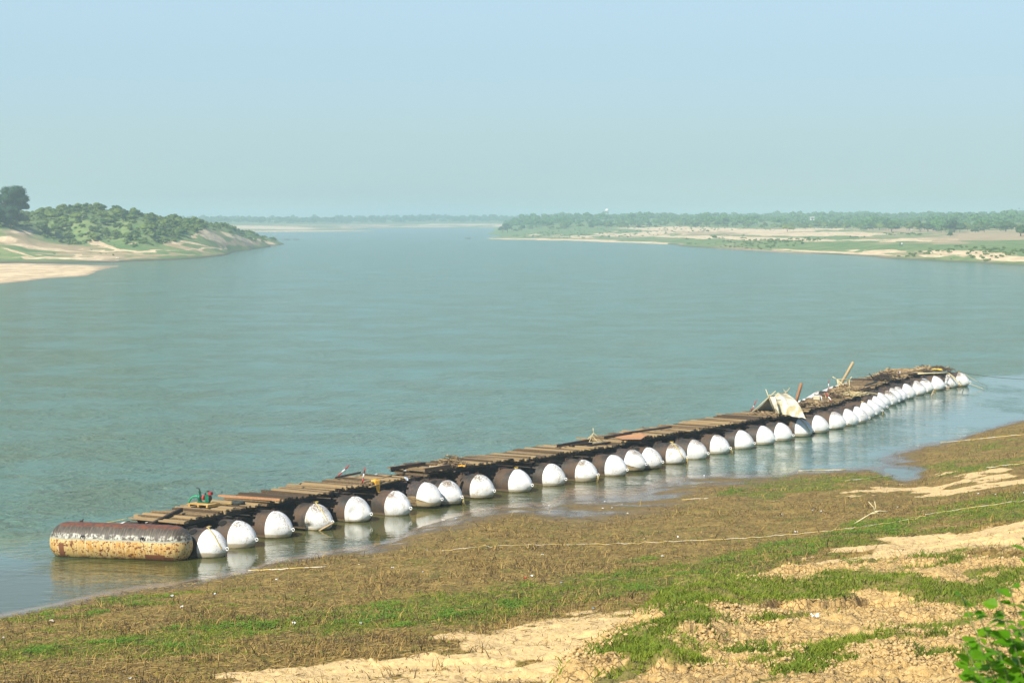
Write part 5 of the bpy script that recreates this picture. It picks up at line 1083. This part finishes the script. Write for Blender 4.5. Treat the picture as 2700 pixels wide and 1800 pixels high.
while len(pts) < 2500:
    u = rr.uniform(-130, 735); Y = rr.uniform(775, 1360); X, _, z = on(hl, u, Y)
    if z < 2.0: continue
    pu, pv = proj(X, Y, z); lowv = np.interp(float(pu), [-150, 0, 70, 100, 180, 250, 330, 420, 500, 540, 600, 660, 745], [600, 604, 606, 620, 650, 640, 650, 648, 632, 604, 618, 634, 642])
    if pv > lowv+rr.uniform(-6, 3): continue
    pts.append((X, Y, z-.1)); sz.append(rr.uniform(.35, 1.5))
merged("undergrowth", pts, und, sz, M_shrub, "low green undergrowth between the scrub trees of the left hill")
# sparse tufts along slopes
pts = []; sz = []
for _ in range(200):
    u = rr.uniform(120, 700); Y = rr.uniform(790, 1330); X, _, z = on(hl, u, Y)
    if 2. < z < 9: pts.append((X, Y, z-.1)); sz.append(rr.uniform(.15, .5))
merged("slope_tufts", pts, und, sz, M_shrub, "scattered small green tufts on the left slope", 3)
# big tree(s) at the left edge
def bigtree(u, vbase, Y, h, w, label, seed, kind="large_tree"):
    X, _, z = on(hl, u, Y); e = empty(kind, (X, Y, z-.2), 0, label, "tree"); L = []; r = random.Random(seed)
    for k in range(34):
        a = r.uniform(0, 6.28); t = r.random(); q = math.sqrt(r.random())*w*.55*(1.05-.75*abs(t-.42)**1.2*1.2); rr_ = w*r.uniform(.17, .28); L.append((math.cos(a)*q, math.sin(a)*q, h*(.10+.76*t), rr_, rr_*.85))
    Vc, Fc = crown(seed, L, 9000, .30); np_mesh("crown", Vc, Fc, None, False, M_bigtree, e)
    t = MB(); t.tube([(0, 0, -.5), (.1, 0, h*.3), (0, .1, h*.5)], .5, 9, .3)
    for k in range(6): a = k*1.05; t.tube([(0, 0, h*.25), (math.cos(a)*w*.2, math.sin(a)*w*.2, h*.45), (math.cos(a)*w*.36, math.sin(a)*w*.36, h*.62)], .22, 6, .07)
    t.build("trunk", M_bark, e, True)
bigtree(33, 600, 866, 16.0, 11.5, "huge dark round tree at the left edge of the picture", 77)
bigtree(-18, 610, 846, 12., 9, "lower dark tree cut by the left picture edge", 78)
def ordw(n):
    ones = "zeroth first second third fourth fifth sixth seventh eighth ninth tenth eleventh twelfth thirteenth fourteenth fifteenth sixteenth seventeenth eighteenth nineteenth".split(); tens = "x x twenty thirty forty fifty sixty seventy eighty ninety".split()
    if n >= 100: return "hundredth" if n == 100 else ("two-hundred-and-" if n > 200 else "hundred-and-")+ordw(n % 100) if n % 100 else "two-hundredth"
    if n < 20: return ones[n]
    return tens[n//10][:-1]+"ieth" if n % 10 == 0 else tens[n//10]+"-"+ones[n % 10]
def relabel(L, fmt, SZ):
    for key in sorted(set(q[1] for q in L)):
        for i, q in enumerate(sorted([p for p in L if p[1] == key], key=lambda p: p[0])):
            q[3]['label'] = fmt % ("small" if q[2] < SZ[0] else "large" if q[2] > SZ[1] else "medium", ordw(i+1), key)
relabel(hillp, "%s scrub tree, %s from the left on the %s of the left hill", (.54, .7))
# right bank: individual trees at the front of the belt
belt = lambda u: np.interp(u, [1330, 1400, 1519, 1646, 1800, 1933, 2157, 2300, 2475, 2600, 2700, 2900], [2080, 2010, 1960, 1960, 1900, 1820, 1640, 1520, 1380, 1340, 1420, 1400])
pl = 0; tries = 0; sp2 = []; belp = []
while pl < 265 and tries < 90000:
    tries += 1; u = rr.uniform(1330, 2790); Y = belt(u)+abs(rr.gauss(0, 1))*150*(1 if pl > 60 else .3)-12; X, _, z = on(hr, u, Y)
    if z < 3: continue
    if any(abs(X-a)+abs(Y-b)*.4 < 5.5 for a, b in sp2): continue
    sp2.append((X, Y)); pl += 1
    k = rr.randrange(7); pos = "left" if u < 1700 else "middle" if u < 2200 else "right"; row = "front row" if Y < belt(u)+90 else "back rows"
    s = rr.uniform(.7, 1.3)*(1.1 if u > 2300 else 1.0)
    belp.append((u, row, s, plant("tree", X, Y, z, s*.85, k, "x", "tree", "trees in the %s of the right bank wood" % row, 1.05)))
relabel(belp, "%s tree, %s from the left in the %s of the right wood", (.95, 1.3))
for (u, Y, s, k, lab) in [(2515, 1350, 1.9, 1, "biggest round tree of the right bank wood"), (2425, 1400, 1.6, 3, "tall round tree left of the biggest one"), (2350, 1420, 1.5, 1, "wide tree in the right bank wood, third big one from the right"), (2505, 1180, .9, 2, "round bush standing in front of the biggest tree"), (2690, 1150, 1.3, 1, "dark bushy tree at the right picture edge"), (2650, 1330, 1.6, 4, "broad bright bush near the bare patch at right"), (1338, 2050, 1.9, 3, "tree standing at the left tip of the right bank wood"), (1325, 2080, 1.3, 3, "small tree at the water edge at the tip of the right bank"),
                          (1882, 1300, .7, 0, "lone dark bush on the bare slope of the right bank"), (2075, 1530, 1.3, 4, "dark bush spreading at the wood edge above the bare slope")]:
    X, _, z = on(hr, u, Y); plant("tree", X, Y, z, s, k, lab, "tree", None)
pts = []; sz = []
for _ in range(2300):
    u = rr.uniform(1335, 2900); Y = belt(u)+60+rr.random()**.8*(3250-belt(u)-60); X, _, z = on(hr, u, Y); pts.append((X, Y, z-.3)); sz.append(rr.uniform(.7, 1.65)*(1+.25*(Y > 2400))*(.75+.6*float(vn(np.array([u/70.]), np.array([Y/400.]), 5)[0])))
merged("right_bank_wood", pts, lod, sz, M_wood_far, "dense hazy wood covering the right bank to the horizon", 5)
pts = []; sz = []
for (u0, u1, v, dv, z, n) in [(1960, 2180, 640, 3, 2.6, 60), (2330, 2430, 622, 2, 5., 40), (1900, 2120, 653, 3, .9, 70), (1400, 1900, 618, 5, 2.5, 130), (2200, 2600, 672, 8, 2., 120), (2550, 2700, 664, 4, 3.4, 60), (1800, 1980, 640, 8, 1.8, 40), (1340, 1500, 622, 3, 1.2, 70), (2240, 2280, 627, 1, 5, 14), (1500, 2400, 606, 4, 6, 160)]:
    for _ in range(n):
        u = rr.uniform(u0, u1); q = at(u, v+rr.uniform(-dv, dv), z); zz = float(hr(np.array([q.x]), np.array([q.y]))[0])
        if zz > .4: pts.append((q.x, q.y, zz-.1)); sz.append(rr.uniform(.3, 1.0))
merged("bank_bushes", pts, und, sz, M_shrub, "scattered low bushes on the right bank fields", 6)
# far bank wood
pts = []; sz = []
for _ in range(1500):
    u = rr.uniform(-300, 1800); Y0_ = np.interp(u, [500, 780, 900, 1000, 1330], [3200, 3300, 3600, 3800, 3760]); Y = Y0_+rr.random()**1.3*900; X, _, z = on(hf_, u, Y)
    if z > 1.5: pts.append((X, Y, z-.5)); sz.append(rr.uniform(1.2, 2.4))
merged("far_bank_wood", pts, lod, sz, M_wood_far, "blue hazy wood along the distant bank", 8)

# ------------------------------------------------------------------ people, cattle, birds, buildings far away
def skin(name, pts, edges, radii, mat, parent, root=0):
    me = bpy.data.meshes.new(name); me.from_pydata(pts, edges, []); o = link(name, me, parent, mat); s_ = o.modifiers.new("skin", 'SKIN')
    for i, r in enumerate(radii): me.skin_vertices[0].data[i].radius = (r, r)
    me.skin_vertices[0].data[root].use_root = True; m = o.modifiers.new("sub", 'SUBSURF'); m.levels = 1; m.render_levels = 1; me.shade_smooth(); return o
def need_skin(me):
    if not me.skin_vertices: pass
M_skin = simple("brown_skin", (.16, .09, .05), (.2, .12, .07)); M_hair = simple("black_hair", (.01, .01, .01), (.02, .02, .02)); M_dark = simple("dark_cloth", (.04, .05, .08), (.07, .08, .12))
def person(loc, rz, shirt, trousers, label, lean=0.):
    e = empty("person", loc, rz, label, "person")
    bp = [(0, 0, .95), (0, 0, 1.2), (0, 0, 1.42), (0, 0, 1.52), (0, -.02, 1.64), (-.1, 0, .9), (-.11, -.06, .5), (-.11, 0, .07), (-.11, -.12, .03), (.1, 0, .9), (.12, .08, .5), (.13, .14, .07), (.13, .02, .03), (-.19, 0, 1.40), (-.24, 0, 1.12), (-.22, -.1, .88), (.19, 0, 1.40), (.25, -.02, 1.12), (.22, -.14, .9)]
    ed = [(0, 1), (1, 2), (2, 3), (3, 4), (0, 5), (5, 6), (6, 7), (7, 8), (0, 9), (9, 10), (10, 11), (11, 12), (2, 13), (13, 14), (14, 15), (2, 16), (16, 17), (17, 18)]
    ra = [.14, .13, .15, .05, .10, .09, .06, .04, .035, .09, .06, .04, .035, .055, .042, .03, .055, .042, .03]
    me = bpy.data.meshes.new("body"); me.from_pydata(bp, ed, []); o = link("body", me, e, M_skin); o.modifiers.new("skin", 'SKIN')
    if not me.skin_vertices: 
        bmx = bmesh.new(); bmx.from_mesh(me); bmx.verts.layers.skin.verify(); bmx.to_mesh(me); bmx.free()
    for i, r in enumerate(ra): me.skin_vertices[0].data[i].radius = (r, r)
    me.skin_vertices[0].data[0].use_root = True; m = o.modifiers.new("sub", 'SUBSURF'); m.levels = 1; m.render_levels = 1
    MB().lathe([(.72, .20), (.9, .185), (1.1, .17), (1.3, .20), (1.42, .16), (1.47, .07)], 14, ax='Z').tube([(-.17, 0, 1.41), (-.25, 0, 1.2)], .075, 8).tube([(.17, 0, 1.41), (.26, -.01, 1.2)], .075, 8).build("shirt", shirt, e, True)
    MB().tube([(-.1, 0, .9), (-.115, -.06, .5), (-.115, 0, .12)], .115, 10, .075).tube([(.1, 0, .9), (.125, .08, .5), (.135, .13, .12)], .115, 10, .075).build("trousers", trousers, e, True)
    MB().lathe([(1.60, .108), (1.68, .112), (1.74, .08), (1.765, .01)], 12, ax='Z').build("hair", M_hair, e, True)
    return e
def at_surface(hf, u, v, z):
    q = at(u, v, z)
    for _ in range(8): z = .5*z+.5*float(hf(np.array([q.x]), np.array([q.y]))[0]); q = at(u, v, z)
    return (q.x, q.y, float(hf(np.array([q.x]), np.array([q.y]))[0]))
person(at_surface(hr, 2373, 649, 3.2), .6, M_dark, M_dark, "person in dark clothes standing on the green field of the right bank")
person(at_surface(hr, 2378, 649, 3.2), -.4, M_white, M_dark, "person in a white shirt standing on the green field of the right bank")
M_cow = simple("white_hide", (.62, .58, .52), (.72, .7, .66))
def cow(loc, rz, label):
    e = empty("cow", loc, rz, label, "cow", None)
    bp = [(-.7, 0, 1.05), (-.2, 0, 1.0), (.35, 0, 1.0), (.7, 0, 1.12), (1.0, 0, 1.0), (1.25, 0, .72), (1.42, 0, .5)] + [(-.72, .18, .8), (-.64, .18, .5), (-.74, .18, .28), (-.7, .18, .03), (-.72, -.18, .8), (-.62, -.18, .5), (-.72, -.18, .28), (-.68, -.18, .03), (.5, .17, .75), (.5, .17, .42), (.5, .17, .03), (.55, -.17, .75), (.6, -.17, .42), (.58, -.17, .03), (-.85, 0, 1.0), (-.9, 0, .5)]
    ed = [(0, 1), (1, 2), (2, 3), (3, 4), (4, 5), (5, 6), (0, 7), (7, 8), (8, 9), (9, 10), (0, 11), (11, 12), (12, 13), (13, 14), (2, 15), (15, 16), (16, 17), (2, 18), (18, 19), (19, 20), (0, 21), (21, 22)]
    ra = [.3, .34, .34, .3, .19, .17, .1, .15, .08, .06, .06, .15, .08, .06, .06, .13, .07, .055, .13, .07, .055, .05, .03]
    me = bpy.data.meshes.new("body"); me.from_pydata(bp, ed, []); o = link("body", me, e, M_cow); o.modifiers.new("skin", 'SKIN')
    for i, r in enumerate(ra): me.skin_vertices[0].data[i].radius = (r, r)
    me.skin_vertices[0].data[1].use_root = True; m = o.modifiers.new("sub", 'SUBSURF'); m.levels = 1; m.render_levels = 1
    for s_ in (-1, 1): MB().tube([(1.18, s_*.08, .88), (1.2, s_*.2, 1.0), (1.22, s_*.2, 1.12)], .03, 6, .01).build("horn", M_black, e, True); MB().tube([(1.12, s_*.1, .86), (1.08, s_*.26, .82)], .05, 6, .02).build("ear", M_cow, e, True)
for (u, v, rz, lab) in ((2405, 608, .3, "leftmost of three white cows grazing at the wood edge of the right bank"), (2433, 606, 2.8, "middle one of three white cows at the wood edge"), (2480, 603, .1, "rightmost of three white cows at the wood edge")):
    cow(at_surface(hr, u, v, 7.), rz, lab)
def egret(loc, rz, label):
    e = empty("egret", loc, rz, label, "bird", "white birds at the left water edge")
    MB().lathe([(-.34, .01), (-.2, .09), (0, .14), (.14, .11), (.22, .05)], 12, Matrix.Rotation(R(-30), 3, 'Y'), (0, 0, .55)).tube([(.15, 0, .66), (.24, 0, .8), (.2, 0, .95), (.26, 0, 1.05)], .045, 8, .035).build("egret_body", M_white, e, True)
    MB().tube([(.26, 0, 1.05), (.46, 0, 1.0)], .02, 6, .004).build("beak", M_pallet, e)
    for s_ in (-.05, .05): MB().tube([(0, s_, .45), (-.03, s_, .22), (.0, s_, 0)], .015, 5).build("leg", M_black, e)
egret(at_surface(hl, 307, 684, 1.), .3, "left one of two white birds at the left water edge"); egret(at_surface(hl, 311.5, 684, 1.), 2.6, "right one of two white birds at the left water edge")
def building(u, Y, w, d, h, z, label, dome=False):
    X = (u-1350)/F*Y; e = empty("tank" if dome else "house", (X, Y, z), 0, label, "water tower" if dome else "house")
    if dome:
        for a in range(4): MB().tube([(math.cos(a*1.57+.8)*w*.35, math.sin(a*1.57+.8)*w*.35, 0), (math.cos(a*1.57+.8)*w*.3, math.sin(a*1.57+.8)*w*.3, h)], .25, 8).build("leg", M_white, e)
        MB().lathe([(h-.1, .1), (h, w*.42), (h+w*.35, w*.5), (h+w*.6, w*.4), (h+w*.75, .05)], 18, ax='Z').build("vessel", M_white, e, True)
    else:
        MB().box((0, 0, h/2), w, d, h).build("wall", M_white, e); MB().box((0, 0, h+.12), w+.6, d+.6, .24).build("roof", M_cow, e)
        MB().box((0, -d/2-.02, 1.0), 1, .06, 2).build("door", M_dark, e)
        for s_ in (-1, 1): MB().box((s_*w*.3, -d/2-.02, h*.55), 1.1, .05, 1).build("window", M_dark, e)
building(2140, 1900, 3.6, 3, 2.6, 11.2+3.0, "small white house among the trees of the right bank")
building(1600, 2650, 5.0, 5, 10, 14., "white water tower rising above the right bank wood", True)
def boat(u, v, label):
    p = at(u, v); e = empty("boat", p, R(8), label, "boat"); mb = MB(); Pf = []
    for x, w, zt in ((-2.2, .1, .55), (-1.5, .5, .4), (0, .65, .35), (1.5, .5, .42), (2.3, .08, .62)): Pf.append([(x, -w, zt), (x, -w*.7, -.05), (x, w*.7, -.05), (x, w, zt)])
    vs = [q for s_ in Pf for q in s_]; fs = [(4*i+j, 4*i+4+j, 4*i+5+j, 4*i+1+j) for i in range(4) for j in range(3)]; mb.add(vs, fs); o = mb.build("hull", M_wood2, e); o.modifiers.new("s", 'SOLIDIFY').thickness = .05
    MB().box((0, 0, .28), .3, 1.15, .04).build("seat", M_wood, e)
boat(756, 632, "tiny dark boat just right of the left headland tip, nearer one"); boat(781, 632, "tiny dark boat farther right of the headland tip"); boat(1233, 629, "tiny dark boat left of the right bank sand spit")
for (u, v, Y, lab) in ((2687, 550, 700, "tiny dark bird flying at the right edge just above the far trees"), (1448, 497, 900, "tiny dark bird flying over the river in mid sky"), (1782, 263, 900, "tiny dark bird high in the sky right of the middle"), (840, 250, 900, "tiny dark bird high in the sky left of the middle"), (910, 355, 950, "tiny dark bird in the sky above the far river bend")):
    p = atY(u, v, Y); e = empty("flying_bird", p, rnd.uniform(-.5, .5), lab, "bird"); s_ = .9
    MB().lathe([(-.25, .01), (-.05, .06), (.15, .05), (.24, .01)], 8).build("bird_body", M_black, e, True)
    for g in (-1, 1):
        mb = MB(); mb.add([(.08, 0, .02), (-.1, 0, .02), (-.08, g*.3, .12), (.08, g*.28, .13), (-.1, g*.6, .04), (-.02, g*.62, .05)], [(0, 1, 2, 3), (3, 2, 4, 5)]); o = mb.build("wing", M_black, e); o.modifiers.new("s", 'SOLIDIFY').thickness = .015
# mooring cloth scraps / weeds floating
# ------------------------------------------------------------------ haze
hz = MB().box((0, 4300, 20.5), 9800, 9700, 47).build("haze"); hz.location = (0, 0, 0)
m = bpy.data.materials.new("haze"); m.use_nodes = True; nt = m.node_tree; nt.nodes.clear(); out = nt.nodes.new("ShaderNodeOutputMaterial"); pv = nt.nodes.new("ShaderNodeVolumePrincipled")
pv.inputs['Color'].default_value = HAZE_COLOR+(1,); pv.inputs['Density'].default_value = HAZE_DENSITY; pv.inputs['Anisotropy'].default_value = 0.1
nt.links.new(pv.outputs[0], out.inputs['Volume']); hz.data.materials.append(m); tag(hz, "thin blue haze over the river", kind='stuff')
SC.cycles.max_bounces = 6; SC.cycles.diffuse_bounces = 2; SC.cycles.glossy_bounces = 2; SC.cycles.transparent_max_bounces = 6; SC.cycles.volume_bounces = 1
